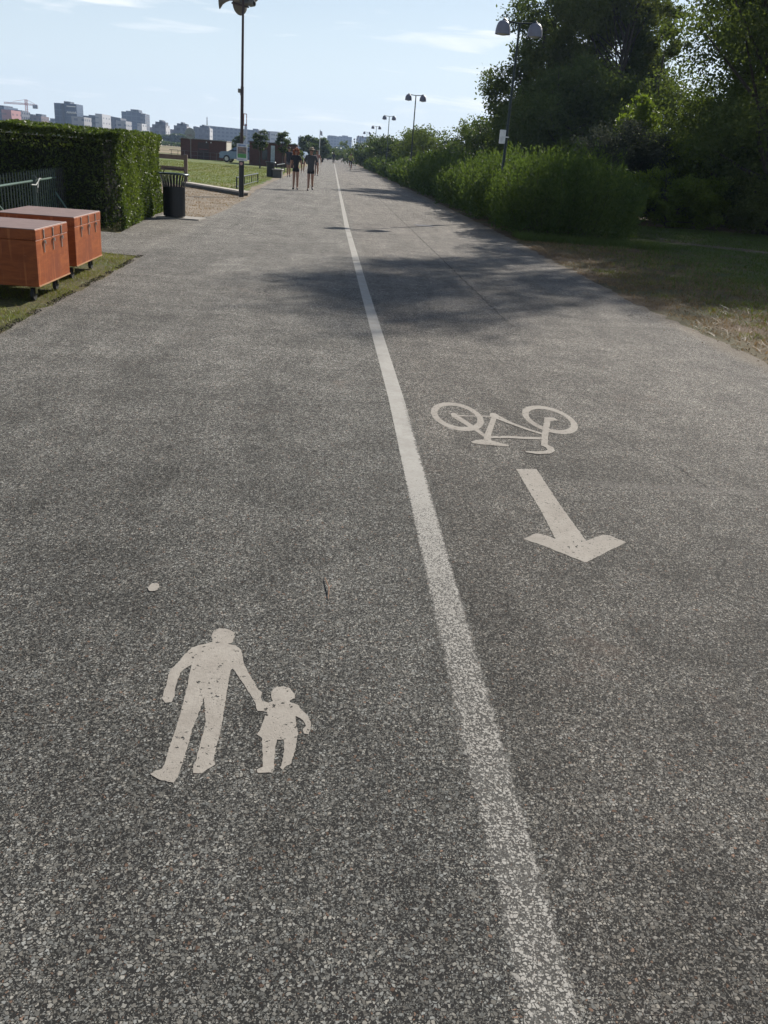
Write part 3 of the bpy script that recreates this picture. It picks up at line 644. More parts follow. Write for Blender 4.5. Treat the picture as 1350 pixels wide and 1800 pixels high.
# clipped hedge at the left
hx1, hy0, hy1, hz = -3.72, 16.4, 21.5, 1.60; hx0 = -12.0
hedge = empty('hedge', (hx1, hy0, 0), 'tall clipped green box-shaped hedge behind the wooden boxes', 'hedge')
core = MB().box(((hx0 + hx1) / 2 - .10 - hx1, (hy1 - hy0) / 2, (hz - .08) / 2 + .02), (hx1 - hx0 - .36, hy1 - hy0 - .36, hz - .22))
core.build('dark_core', plain('hedge_core_shade', (0.012, 0.014, 0.006), 0.95), hedge)  # solid near-black box: shade between the leaves put into its colour
def hedge_leaves(rng):
    Ps, Ns = [], []
    def face(n, o, u, v, nn, depth):
        a, b = rng.uniform(0, 1, (n, 1)), rng.uniform(0, 1, (n, 1)); o, u, v, nn = map(np.array, (o, u, v, nn))
        p = o + a * u + b * v
        bulge = .035 * np.sin(p[:, 0:1] * 3.3 + p[:, 2:3] * 4) + .03 * np.sin(p[:, 1:2] * 4.1 + p[:, 2:3] * 2.2 + 1) + .03 * np.sin(p[:, 2:3] * 9 + p[:, 0:1] * 7)
        dd_ = np.abs(rng.normal(size=(n, 1))) * depth
        Ps.append(p + nn * (.05 + bulge * .75 - dd_)); Ns.append(np.tile(nn, (n, 1)).astype(float))
    Lx, Ly = hx1 - hx0, hy1 - hy0
    face(13000, (-5.4, 0, 0.02), (5.4, 0, 0), (0, 0, hz), (0, -1, 0), .05)
    face(22000, (0, 0, 0.02), (0, Ly, 0), (0, 0, hz), (1, 0, 0), .05)
    face(20000, (-5.6, 0, hz), (5.6, 0, 0), (0, Ly, 0), (0, 0, 1), .05)
    face(6000, (-5.6, -.05, hz - .02), (5.6, 0, 0), (0, .2, 0), (0, 0, 1), .06)
    face(3000, (-.16, 0, hz - .02), (.2, 0, 0), (0, Ly, 0), (0, 0, 1), .06)
    face(7000, (-5.0, Ly, 0.02), (5.0, 0, 0), (0, 0, hz), (0, 1, 0), .05)
    # far-left remainder
    face(9000, (-8.3, 0, 0.02), (3, 0, 0), (0, 0, hz), (0, -1, 0), .05)
    P_, N_ = np.concatenate(Ps), np.concatenate(Ns)
    m = P_[:, 2] > .0
    return P_[m], N_[m]
hp, hn = hedge_leaves(np.random.default_rng(3))
hedge.rotation_euler.z = 0.042
leaves(hp, hn, 0.056, M_LEAF_HEDGE, 'foliage', hedge, 0.6, spread=.9)

# railings in front of the hedge
M_RAIL = plain('green_railing', (0.045, 0.068, 0.06), 0.45, 0.3)
M_RAILTOP = plain('green_rail_top', (0.07, 0.12, 0.095), 0.4, 0.3)
p0 = Vector(GY(0, 310, 12.3)[:2]); p1 = Vector(GY(96, 299, 15.7)[:2]); dv = (p1 - p0).normalized(); pl = p0 - dv * 1.3; Lf = (p1 - pl).length
fen = empty('railing_fence', (pl.x, pl.y, 0), 'dark green metal railings with upright bars and a chained gate in front of the hedge', 'fence')
def fp_(t, off=0.0): q = dv * t; return (q.x + off * dv.y, q.y - off * dv.x)
MB().tube([(*fp_(0), .84), (*fp_(Lf), .84)], .017, 8).build('rail', M_RAILTOP, fen); MB().tube([(*fp_(0), .13), (*fp_(Lf), .13)], .015, 8).build('rail', M_RAIL, fen)
t_ = .02
while t_ < Lf + 1.0:
    MB().tube([(*fp_(t_), .03), (*fp_(t_), .95), (*fp_(t_), .995)], [.008, .008, .002], 6).build('bar', M_RAIL if t_ < Lf else M_BLACK, fen); t_ += .16  # bars beyond the rail are black: shade put into their colour
tg = 1.3 + (Vector(GY(57, 302, 14.1)[:2]) - p0).length
MB().tube([(*fp_(tg, .02), 0), (*fp_(tg, .02), .92)], .026, 8).build('gate_post', M_RAIL, fen)
MB().tube([(*fp_(tg - .30, .04), .80), (*fp_(tg - .1, .06), .79), (*fp_(tg + .05, .06), .83), (*fp_(tg + .2, .05), .87), (*fp_(tg + .4, .03), .86)], .011, 7).tube([(*fp_(tg - .02, .05), .90), (*fp_(tg + .06, .06), .84), (*fp_(tg - .03, .07), .75), (*fp_(tg, .05), .68)], .009, 6).build('chain', plain('dull_chain', (.22, .23, .22), .5, .4), fen)
MB().tube([(*fp_(Lf - .15, .02), .62), (*fp_(Lf - .35, .45), .02)], .014, 7).build('brace', M_RAILTOP, fen)
MB().tube([(*fp_(.9, .02), .66), (*fp_(1.45, .35), .02)], .018, 7).build('brace', M_RAILTOP, fen)

# ------------------------------------------------------------------ slatted bin
def make_bin(loc, r, h, label):
    root = empty('litter_bin', loc, label, 'litter bin', 'slatted black litter bins by the path')
    MB().lathe([(0, .02), (r * .98, .02), (r, .05), (r * 1.02, h * .68), (r * .95, h * .68), (r * .93, .04)], 28).build('body', M_BLACK, root, True)
    n = 26; sl = MB()
    for i in range(n):
        a = 2 * math.pi * i / n; c, s = math.cos(a), math.sin(a)
        sl = MB(); w = r * .062
        pts = [(r * 1.03, .03), (r * 1.04, h * .66), (r * 1.12, h * .80), (r * 1.32, h * .95)]
        L = [Vector((q * c - w * s, q * s + w * c, z)) for q, z in pts]; R = [Vector((q * c + w * s, q * s - w * c, z)) for q, z in pts]
        q2 = [Vector(((q - .008) * c, (q - .008) * s, z)) for q, z in pts]
        vs = []; 
        for l_, r_, m_ in zip(L, R, q2): vs += [l_, r_, m_]
        fs = []
        for j in range(3):
            b = j * 3
            fs += [(b, b + 3, b + 4, b + 1), (b + 1, b + 4, b + 5, b + 2), (b + 2, b + 5, b + 3, b)]
        sl.add(vs, fs); sl.build('slat', M_BLACK, root)
    MB().lathe([(r * 1.22, h * .955), (r * 1.44, h * .955), (r * 1.46, h * .975), (r * 1.42, h * .985), (r * 1.2, h * .98), (r * 1.22, h * .955)], 32).build('rim', plain('bin_rim', (0.03, 0.05, 0.05), 0.3, 0.4), root, True)
    hd = MB(); pts = [(r * 1.1 * math.cos(a), r * .5, h * .98 + (.09 if 0.5 < a < 2.64 else 0)) for a in (0.1, .6, 1.2, 1.9, 2.5, 3.04)]
    hd.tube(pts, .010, 6); hd.build('hood_bar', M_BLACK, root)
    return root
bnx, bny = G(304, 385)
tb = make_bin((bnx, bny + .2, 0), .225, .90, 'black slatted metal litter bin with flared rim beside the hedge')
MB().prism([(bnx - .35, bny - .06), (bnx + .55, bny - .02), (bnx + .62, bny + .62), (bnx - .3, bny + .7)], 0.0, .03).build('slab', plain('concrete', (0.30, 0.275, 0.24), 0.85, 0, .15, 6)); 
tag(bpy.data.objects['slab'], 'flat pale concrete slab under the litter bin by the hedge', 'slab')
tb.location.z = .03
bx2, by2 = G(475, 311.5)
make_bin((bx2, by2 + .2, 0), .22, .85, 'smaller looking black litter bin farther along beside the stone seat')

# wooden fence with two rails
M_FENCE = plain('grey_brown_wood', (0.135, 0.095, 0.072), 0.8, 0, 0.2, 10)
fx_, fyy = G(327, 326)
wf = empty('wooden_fence', (fx_, fyy, 0), 'brown wooden post-and-rail fence behind the litter bin', 'fence')
MB().box((0, 0, .55), (.13, .12, 1.10), bev=.01).build('post', M_FENCE, wf)
MB().box((-1.3, -.02, .99), (2.5, .07, .16), bev=.006).build('rail', M_FENCE, wf)
MB().box((-1.3, -.02, .58), (2.5, .07, .15), bev=.006).build('rail', M_FENCE, wf)
MB().box((-2.55, 0, .55), (.13, .12, 1.10), bev=.01).build('post', M_FENCE, wf)
# low boardwalk edge
a_, b_ = Vector(G(318, 326)), Vector(G(427, 344.5))
dn = (b_ - a_).normalized(); nn = Vector((-dn.y, dn.x))
if nn.y < 0: nn = -nn
bw = MB().prism([tuple(a_), tuple(b_), tuple(b_ - dn * .35 + nn * 0.45), tuple(a_ + nn * .45)], 0.09, 0.14)
ob = bw.build('low_boardwalk', plain('pale_board', (0.42, 0.37, 0.31), 0.8, 0, .12, 5)); tag(ob, 'low pale boardwalk edge running from the wooden fence to the pole', 'boardwalk')
MB().prism([tuple(a_ + nn * .05), tuple(b_ - dn * .1 + nn * .05), tuple(b_ - dn * .4 + nn * .4), tuple(a_ + nn * .4)], 0.0, 0.09).build('support', M_BLACK, ob)

# bike racks
M_RACK = plain('rack_green', (0.025, 0.035, 0.032), 0.45, 0.3)
def rack(p, q, h, label, nb=9):
    p, q = Vector((*p, 0)), Vector((*q, 0))
    root = empty('bike_rack', p, label, 'bike rack', 'low metal bike racks beside the lawn'); d = q - p
    MB().tube([(0, 0, 0), (0, 0, h), tuple(d + Vector((0, 0, h))), tuple(d)], .028, 8).build('frame', M_RACK, root)
    MB().tube([(0, 0, .1), tuple(d + Vector((0, 0, .1)))], .015, 6).build('rail', M_RACK, root)
    for i in range(1, nb):
        b = d * i / nb; MB().tube([tuple(b + Vector((0, 0, .1))), tuple(b + Vector((0, 0, h)))], .020 if i % 3 == 0 else .009, 6).build('bar', M_RACK, root)
rack(G(416, 333), G(453, 322), .43, 'low dark bike rack beside the lawn just behind the loudspeaker pole')
rack(G(486, 307), G(500, 303), .60, 'farther low bike rack beyond the second litter bin', 7)
# stone seat
sx, sy = G(487, 312.5)
st = empty('stone_seat', (sx, sy, 0), 'low grey block seat standing next to the farther litter bin', 'seat')
MB().box((0, .6, .21), (.52, 1.3, .42), bev=.02).build('base', plain('dark_stone', (0.10, 0.095, 0.085), 0.8), st)
MB().box((0, .6, .45), (.62, 1.4, .06), bev=.01).build('seat', plain('pale_stone', (0.33, 0.31, 0.27), 0.7), st)

# ------------------------------------------------------------------ low brick buildings and car
def make_brick():
    m, k, b = new_mat('brick'); pos = k.new('ShaderNodeTexCoord').outputs['Object']
    br = k.new('ShaderNodeTexBrick'); mp_ = k.new('ShaderNodeMapping'); mp_.inputs['Rotation'].default_value = (D2R(90), 0, 0); k.l.new(pos, mp_.inputs[0]); k.l.new(mp_.outputs[0], br.inputs['Vector'])
    br.inputs['Color1'].default_value = C(.085, .028, .018); br.inputs['Color2'].default_value = C(.12, .042, .028); br.inputs['Mortar'].default_value = C(.075, .055, .045)
    br.inputs['Scale'].default_value = 4.0; k.put(b.inputs['Base Color'], br.outputs['Color']); b.inputs['Roughness'].default_value = .85; return m
M_BRICK = make_brick()
def gz(x, yb, D, ytop):                       # width helper: base point & height at distance
    X_, Y_, Z_ = GY(x, yb, D); return X_, GY(x, ytop, D)[2]
x0_, zt = gz(318, 275, 97, 243); x1_, zt2 = gz(397, 280, 97, 249)
bb = empty('brick_hut', (x0_, 97, 0), 'low dark red brick hut with an end wall coloured as sunlit beyond the lawn', 'hut')
MB().box(((x1_ - x0_) / 2, 2.4, zt / 2), (x1_ - x0_, 4.8, zt)).build('wall', M_BRICK, bb)
MB().box(((x1_ - x0_) / 2, 2.4, zt + .04), (x1_ - x0_ + .2, 5.0, .08)).build('roof', plain('roof_edge', (0.20, 0.18, 0.17)), bb)
MB().box((x1_ - x0_ + .03, 2.4, zt / 2), (.06, 4.6, zt - .1)).build('end_wall', plain('sunlit_end_tone', (0.45, 0.41, 0.35)), bb)  # pale slab over the brick: sunlight on this end put into colour
MB().box((x1_ - x0_) and ((x1_ - x0_) * .50, -.03, zt * .45), (1.1, .05, zt * .85)).build('door', plain('dark_door', (0.05, 0.025, 0.02)), bb)
MB().box(((x1_ - x0_) * .50, -.06, zt * .53), (.9, .04, .05)).build('sign_bar', plain('red_strip', (0.25, 0.05, 0.05)), bb)
for q in (.57, .67): MB().box(((x1_ - x0_) * q, -.04, zt * .9), (.10, .05, .10)).build('light', M_WHITE, bb)
rk = MB()
for u in np.linspace(-.15, .98, 9): rk.tube([((x1_ - x0_) * u, -1.6, 0), ((x1_ - x0_) * u, -1.6, .72)], .022, 5)
rk.tube([(-.9, -1.6, .72), ((x1_ - x0_) * .98, -1.6, .72)], .022, 5).tube([(-.9, -1.6, .35), ((x1_ - x0_) * .98, -1.6, .35)], .016, 5)
rko = rk.build('guard_rail', plain('rail_grey', (0.13, 0.11, 0.11), 0.5, 0.4), loc=(x0_, 97, 0)); tag(rko, 'thin grey guard rail in front of the low brick hut', 'railing')
# basketball hoop
hxp, hzp = gz(338, 274, 95, 236); hb = empty('basketball_hoop', (hxp, 94.0, 0), 'grey basketball hoop with rounded backboard before the brick hut', 'basketball hoop')
MB().tube([(0, 0, 0), (0, 0, 2.2), (0, -.3, 2.5)], .05, 8).build('post', plain('rail_grey', (0, 0, 0)), hb)
MB().lathe([(0, .02), (.5, .02), (.52, 0), (.5, -.02), (0, -.02)], 20, (0, -.33, 2.35), Matrix.Rotation(D2R(90), 3, 'X')).build('backboard', plain('board_grey', (0.33, 0.33, 0.35)), hb)
MB().tube([(.2 * math.cos(a), -.58 + .2 * math.sin(a), 2.2) for a in np.linspace(0, 6.28, 14)], .015, 5).build('rim', plain('red_strip', (0, 0, 0)), hb)
D2 = 88; xa, z2 = gz(438, 283, D2, 249); xb, _ = gz(520, 284, D2, 256)
b2_ = empty('brick_kiosk', (xa, D2, 0), 'long dark brick kiosk with a white door panel behind the young trees', 'kiosk')
MB().box(((xb - xa) / 2, 2.2, z2 / 2), (xb - xa, 4.4, z2)).build('wall', M_BRICK, b2_)
MB().box(((xb - xa) / 2, 2.2, z2 + .04), (xb - xa + .2, 4.6, .08)).build('roof', plain('roof_dark', (0.07, 0.055, 0.055)), b2_)
u0 = GY(476, 270, D2)[0] - xa; u1 = GY(483, 270, D2)[0] - xa
MB().box(((u0 + u1) / 2, -.04, z2 * .52), (u1 - u0, .06, z2 * .78)).build('door', plain('pale_door', (0.42, 0.47, 0.50)), b2_)
u0 = GY(461, 270, D2)[0] - xa; u1 = GY(470, 270, D2)[0] - xa
w_ = MB().box(((u0 + u1) / 2, -.03, z2 * .5), (u1 - u0, .05, z2 * .45)).build('window', plain('dark_glass', (0.03, 0.04, 0.05), 0.15), b2_)
# parked car
def make_car(loc, label, rz=0.0, paint=(0.16, 0.22, 0.30)):
    root = empty('parked_car', loc, label, 'car', None, rz)
    Lc = 4.2
    side = [(-2.1, .35), (-2.08, .75), (-1.95, .95), (-1.2, 1.02), (-.55, 1.42), (.3, 1.52), (1.5, 1.48), (1.98, 1.05), (2.1, .95), (2.1, .35)]
    def slab(pts, w, mbx, inset=0.0):
        n = len(pts); vs = [(x, -w + inset * (z > 1.05), z) for x, z in pts] + [(x, w - inset * (z > 1.05), z) for x, z in pts]
        fs = [tuple(range(n)), tuple(range(2 * n - 1, n - 1, -1))] + [(i, n + i, n + (i + 1) % n, (i + 1) % n) for i in range(n)]
        mbx.add(vs, fs)
    b = MB(); slab(side, .86, b, .14); b.build('body', plain('car_paint', paint, 0.25, 0.4, .05), root)
    gl = [(-1.08, 1.04), (-.5, 1.38), (.3, 1.44), (1.42, 1.40), (1.80, 1.06)]
    for s in (-1, 1):
        n = len(gl); vs = [(x, s * (.872 if z < 1.1 else .735), z) for x, z in gl]; vs += [(x, s * (.862 if z < 1.1 else .72), z) for x, z in gl]
        MB().add(vs, [tuple(range(n)) if s < 0 else tuple(range(n - 1, -1, -1))] + [(i, (i + 1) % n, n + (i + 1) % n, n + i) for i in range(n)]).build('side_window', plain('dark_glass', (0, 0, 0)), root)
    MB().add([(-1.21, -.70, 1.03), (-1.21, .70, 1.03), (-.57, .62, 1.43), (-.57, -.62, 1.43)], [(0, 3, 2, 1)]).build('windscreen', plain('dark_glass', (0, 0, 0)), root)
    for wx in (-1.35, 1.35):
        for s in (-1, 1):
            w = MB().lathe([(0, -.1), (.31, -.1), (.33, -.06), (.33, .06), (.31, .1), (0, .1)], 20, (wx, s * .80, .33), Matrix.Rotation(D2R(90), 3, 'X')).build('wheel', M_RUB, root, True)
            MB().lathe([(0, -.115), (.19, -.112), (.2, -.1), (.2, .1), (.19, .112), (0, .115)], 14, (wx, s * .80, .33), Matrix.Rotation(D2R(90), 3, 'X')).build('rim', M_STEEL, w, True)
    for s in (-1, 1):
        MB().box((-2.06, s * .62, .74), (.10, .30, .12), bev=.02).build('headlight', M_WHITE, root)
        MB().box((2.05, s * .72, .95), (.12, .16, .22), bev=.02).build('tail_light', plain('tail_red', (0.35, 0.02, 0.02), 0.3), root)
    return root
cx_ = GY(424, 276, 92)[0]; make_car((cx_, 93, 0), 'pale blue hatchback car parked between the brick hut and kiosk', D2R(-8))

# flagpole
fpx, fpz = gz(561, 272, 150, 228); fp = empty('flagpole', (fpx, 150, 0), 'thin white flagpole beside the round far trees', 'flagpole')
MB().tube([(0, 0, 0), (0, 0, fpz)], [.09, .05], 8).build('pole', M_WHITE, fp)
MB().add([(0.05, 0, fpz - .1), (.35, .1, fpz - .25), (.42, .1, fpz - .9), (.06, 0, fpz - .75), (0.05, .02, fpz - .1), (.35, .12, fpz - .25), (.42, .12, fpz - .9), (.06, .02, fpz - .75)], [(0, 1, 2, 3), (7, 6, 5, 4), (0, 4, 5, 1), (1, 5, 6, 2), (2, 6, 7, 3), (3, 7, 4, 0)]).build('flag', plain('pale_flag', (0.5, 0.5, 0.55)), fp)

# ------------------------------------------------------------------ people
def skin_mesh(name, V, E, R, mat, parent, sub=1, root_i=0):
    me = bpy.data.meshes.new(name + '_src'); me.from_pydata(V, E, []); o = bpy.data.objects.new(name + '_src', me); col.objects.link(o)
    md = o.modifiers.new('skin', 'SKIN'); md.use_smooth_shade = True
    sv = me.skin_vertices[0].data
    for i, r in enumerate(R):
        sv[i].radius = (r, r) if not hasattr(r, '__len__') else r
        sv[i].use_root = (i == root_i)
    if sub:
        s = o.modifiers.new('sub', 'SUBSURF'); s.levels = sub; s.render_levels = sub
    dg = bpy.context.evaluated_depsgraph_get(); ev = o.evaluated_get(dg); nm = bpy.data.meshes.new_from_object(ev, depsgraph=dg)
    nm.name = name; bpy.data.objects.remove(o); nm.materials.clear(); nm.materials.append(mat)
    r = bpy.data.objects.new(name, nm); col.objects.link(r); r.parent = parent; return r
M_SKIN = plain('skin', (0.33, 0.18, 0.12), 0.55, 0, .06)
def person(loc, label, H=1.7, rz=0.0, fem=False, stride=.18, lift=0.0, top=(0.02, 0.02, 0.025), bottom=(0.015, 0.015, 0.02), shoes=(0.03, 0.02, 0.02), hairc=(0.20, 0.06, 0.02), hair='short', sleeve=.35, longsleeve=False, hem=.46, shorts_to=.30, socks=None, glasses=False, hat=None, trousers=False, armout=.0, detail=True):
    """faces -Y"""
    root = empty('person', loc, label, 'person', 'people on the path', rz); s = H / 1.75
    sw = .165 if fem else .195; hw = .078
    J = {}
    J['pel'] = (0, 0, .95); J['wai'] = (0, 0, 1.08); J['che'] = (0, -.01, 1.30); J['nk0'] = (0, 0, 1.46); J['nk1'] = (0, -.01, 1.53); J['hd'] = (0, -.02, 1.63); J['hd2'] = (0, -.015, 1.70)
    for k_, sg, f in (('L', -1, 1), ('R', 1, -1)):
        J['sh' + k_] = (sg * sw, 0, 1.42); J['el' + k_] = (sg * (sw + .05 + armout), .03 * f, 1.14); J['wr' + k_] = (sg * (sw + .07 + armout), -.06 * f - .05, .91); J['ha' + k_] = (sg * (sw + .07 + armout), -.08 * f - .06, .83)
        J['hi' + k_] = (sg * hw, 0, .90); fz = lift if f < 0 else 0
        J['kn' + k_] = (sg * (hw + .005), -.10 * f * stride / .18 - .02 - (.08 if fz else 0), .50 + fz * .4); J['an' + k_] = (sg * (hw + .01), -stride * f + (.12 if fz else 0), .09 + fz); J['to' + k_] = (sg * (hw + .03), -stride * f - .15 + (.10 if fz else 0), .035 + fz * .4)
    names = list(J); V = [tuple(c * s for c in J[n]) for n in names]; ix = {n: i for i, n in enumerate(names)}
    E = [('pel', 'wai'), ('wai', 'che'), ('che', 'nk0'), ('nk0', 'nk1'), ('nk1', 'hd'), ('hd', 'hd2')]
    for k_ in 'LR': E += [('che', 'sh' + k_), ('sh' + k_, 'el' + k_), ('el' + k_, 'wr' + k_), ('wr' + k_, 'ha' + k_), ('pel', 'hi' + k_), ('hi' + k_, 'kn' + k_), ('kn' + k_, 'an' + k_), ('an' + k_, 'to' + k_)]
    rad = dict(pel=.12, wai=(.115 if fem else .135), che=(.12 if fem else .145), nk0=.06, nk1=.052, hd=.082, hd2=.075, sh=.055, el=.040, wr=.027, ha=.032, hi=.085, kn=.062, an=.044, to=.032)
    R = [(lambda q: (q * s, q * s))(rad.get(n, rad.get(n[:2]))) for n in names]
    E = [(ix[a], ix[b]) for a, b in E]
    body = skin_mesh('body', V, E, R, M_SKIN, root, 2)
    if detail:      # fingers join the body mesh
        fm = MB()
        for k_, sg in (('L', -1), ('R', 1)):
            hx, hy, hz_ = [c * s for c in J['ha' + k_]]
            for i in range(4):
                yy = hy + (i - 1.5) * .019 * s; ln = (.075, .085, .08, .062)[i] * s
                fm.tube([(hx, yy, hz_ - .01), (hx - sg * .004, yy, hz_ - .01 - ln * .55), (hx - sg * .016, yy + .004, hz_ - .01 - ln)], [.0095 * s, .0085 * s, .006 * s], 6)
            fm.tube([(hx, hy - .025 * s, hz_ + .03 * s), (hx - sg * .015, hy - .05 * s, hz_), (hx - sg * .02, hy - .055 * s, hz_ - .03 * s)], [.011 * s, .010 * s, .007 * s], 6)
        # nose and ears
        fm.tube([(0, -.095 * s, 1.655 * s), (0, -.118 * s, 1.625 * s), (0, -.098 * s, 1.615 * s)], [.007 * s, .013 * s, .010 * s], 6)
        for sg in (-1, 1): fm.tube([(sg * .080 * s, 0, 1.66 * s), (sg * .090 * s, .005, 1.635 * s), (sg * .078 * s, 0, 1.61 * s)], [.008, .012, .007], 6)
        bm_ = fm.build('tmp', M_SKIN)
        import bmesh
        b = bmesh.new(); b.from_mesh(body.data); b.from_mesh(bm_.data); b.to_mesh(body.data); b.free(); bpy.data.objects.remove(bm_)
    # top
    def sub_skin(nm, nodes, edges, mat, sub=2):
        V_ = [tuple(c * s for c in p) for p, r in nodes]; R_ = [(r[0] * s, r[1] * s) if hasattr(r, '__len__') else (r * s, r * s) for p, r in nodes]
        return skin_mesh(nm, V_, edges, R_, mat, root, sub)
    def lerp(a, b, t): return tuple(a[i] + (b[i] - a[i]) * t for i in range(3))
    tm = plain('cloth_%.3f_%.3f_%.3f' % top, top, 0.85, 0, .2, 30)
    nodes = [((0, 0, hem + .34), .17 if not fem else .145), ((0, 0, hem + .44), .165 if not fem else .14), ((0, 0, 1.10), .15 if not fem else .125), ((0, -.01, 1.30), .162 if not fem else .135), ((0, 0, 1.425), .105)]
    ed = [(0, 1), (1, 2), (2, 3), (3, 4)]
    for k_ in 'LR':
        i = len(nodes); t = 1.0 if longsleeve else sleeve * 2
        nodes += [(J['sh' + k_], .078)]; ed += [(3, i)]
        if longsleeve: nodes += [(J['el' + k_], .056), (lerp(J['el' + k_], J['wr' + k_], .9), .042)]; ed += [(i, i + 1), (i + 1, i + 2)]
        else: nodes += [(lerp(J['sh' + k_], J['el' + k_], min(.95, t)), .064)]; ed += [(i, i + 1)]
    sub_skin('shirt', nodes, ed, tm)
    bmn = plain('cloth_%.3f_%.3f_%.3f' % bottom, bottom, 0.85, 0, .2, 30)
    nodes = [((0, 0, 1.0), .14), ((0, 0, .92), .148)]; ed = [(0, 1)]
    for k_ in 'LR':
        i = len(nodes); a = J['hi' + k_]; kn = J['kn' + k_]
        if trousers: nodes += [(lerp(a, kn, .15), .10), (kn, .075), (lerp(kn, J['an' + k_], .9), .058)]; ed += [(1, i), (i, i + 1), (i + 1, i + 2)]
        else: nodes += [(lerp(a, kn, .15), .10), (lerp(a, kn, shorts_to), .098)]; ed += [(1, i), (i, i + 1)]
    sub_skin('trousers' if trousers else 'shorts', nodes, ed, bmn)
    sm = plain('shoe_%.2f_%.2f_%.2f' % shoes, shoes, 0.6)
    for k_ in 'LR':
        an, to = J['an' + k_], J['to' + k_]
        sub_skin('shoe', [((an[0], an[1] + .045, an[2] - .035), .043), ((an[0], an[1] - .03, an[2] - .03), .048), (lerp(an, to, .8), .045), ((to[0], to[1] - .02, to[2] + .005), .034)], [(0, 1), (1, 2), (2, 3)], sm)
        if socks: sub_skin('sock', [((an[0], an[1], an[2] - .01), .046), (lerp(an, J['kn' + k_], .28), .047)], [(0, 1)], plain('sock_dark', socks, .9), 1)
    hm = plain('hair_%.2f_%.2f' % hairc[:2], hairc, 0.7, 0, .3, 60)
    hx, hy, hz_ = 0, .005 * s, 1.68 * s
    if hair == 'curly':
        rd = random.Random(5); hb_ = MB()
        for i in range(190):
            a = rd.uniform(0, 6.28); e = rd.uniform(-1.0, 1.57); r_ = rd.uniform(.09, .145) * s
            p = Vector((r_ * 1.12 * math.cos(a) * math.cos(e), .02 * s + r_ * math.sin(a) * math.cos(e), 1.66 * s + r_ * 1.05 * math.sin(e)))
            if p.y < -.045 * s and p.z < 1.70 * s: continue
            q = [p + Vector((rd.uniform(-.02, .02), rd.uniform(-.02, .02), -k2 * .018)) for k2 in range(4)]
            hb_.tube(q, [.012, .018, .016, .006], 5)
        hb_.build('hair', hm, root)
    else:
        prof = [(0.0, .105), (.045, .10), (.08, .075), (.093, .03), (.095, -.02), (.088, -.05)]
        hb_ = MB().lathe([(r_ * s, z_ * s) for r_, z_ in prof], 18, (0, .012 * s, 1.675 * s)); hb_.build('hair', hm, root, True)
        if hair == 'long': MB().tube([(0, .07 * s, 1.70 * s), (0, .10 * s, 1.58 * s), (0, .09 * s, 1.45 * s)], [.07 * s, .07 * s, .03 * s], 10).build('hair', hm, root, True)
    if hat:
        MB().lathe([(r_ * s, z_ * s) for r_, z_ in [(0, .125), (.06, .122), (.095, .09), (.102, .035), (.165, .02), (.168, .014), (.1, .02)]], 20, (0, 0, 1.69 * s)).build('hat', plain('hat_straw', hat, 0.85), root, True)
    if glasses:
        MB().box((-.035 * s, -.098 * s, 1.66 * s), (.05 * s, .012, .03 * s), bev=.004).box((.035 * s, -.098 * s, 1.66 * s), (.05 * s, .012, .03 * s), bev=.004).box((0, -.1 * s, 1.665 * s), (.02 * s, .01, .006)).build('sunglasses', M_BLACK, root)
    # mouth and eyes
    MB().box((0, -.098 * s, 1.585 * s), (.04 * s, .008, .008 * s)).build('mouth', plain('lips', (0.25, 0.08, 0.07)), root)
    if not glasses:
        for sg in (-1, 1): MB().box((sg * .032 * s, -.094 * s, 1.655 * s), (.022 * s, .01, .010 * s)).build('eye', M_BLACK, root)
    return root
def at(px_, py_): return G(px_, py_)
wx_, wy_ = at(519, 333.5); person((wx_, wy_, 0), 'woman with curly red hair in a black top and black shorts walking towards the viewer', 1.62, 0.02, True, .05, 0, hair='curly', hairc=(.30, .08, .025), sleeve=.30, hem=.50, shorts_to=.36, glasses=True, armout=.03)
mx_, my_ = at(545, 335.5); person((mx_, my_, 0), 'man in pale hat, grey shirt and black shorts walking beside the red-haired woman', 1.68, 0.0, False, .14, .06, top=(.06, .06, .062), bottom=(.012, .012, .015), hairc=(.2, .15, .08), hat=(.34, .27, .19), sleeve=.42, hem=.45, shorts_to=.62, socks=(.02, .02, .025), glasses=True, armout=.05)
ax_, ay_ = at(507, 310.5); person((ax_, ay_, 0), 'person in dark tank top and grey shorts behind the red-haired woman', 1.72, .2, False, .16, top=(.03, .03, .04), bottom=(.12, .11, .12), hairc=(.03, .02, .02), sleeve=.12, shorts_to=.6)
qx_, qy_ = at(556, 309.0); person((qx_, qy_, 0), 'person in pinkish brown top partly hidden behind the man in grey', 1.66, 0, True, .12, top=(.32, .17, .14), bottom=(.10, .09, .10), hairc=(.10, .04, .02), hair='long', shorts_to=.5, armout=.08)
rx_, ry_ = at(586, 288); person((rx_, ry_, 0), 'distant person in black clothes on the centre line of the path', 1.75, 0, False, .2, top=(.015, .015, .02), bottom=(.01, .01, .012), longsleeve=True, trousers=True, hairc=(.02, .02, .02))
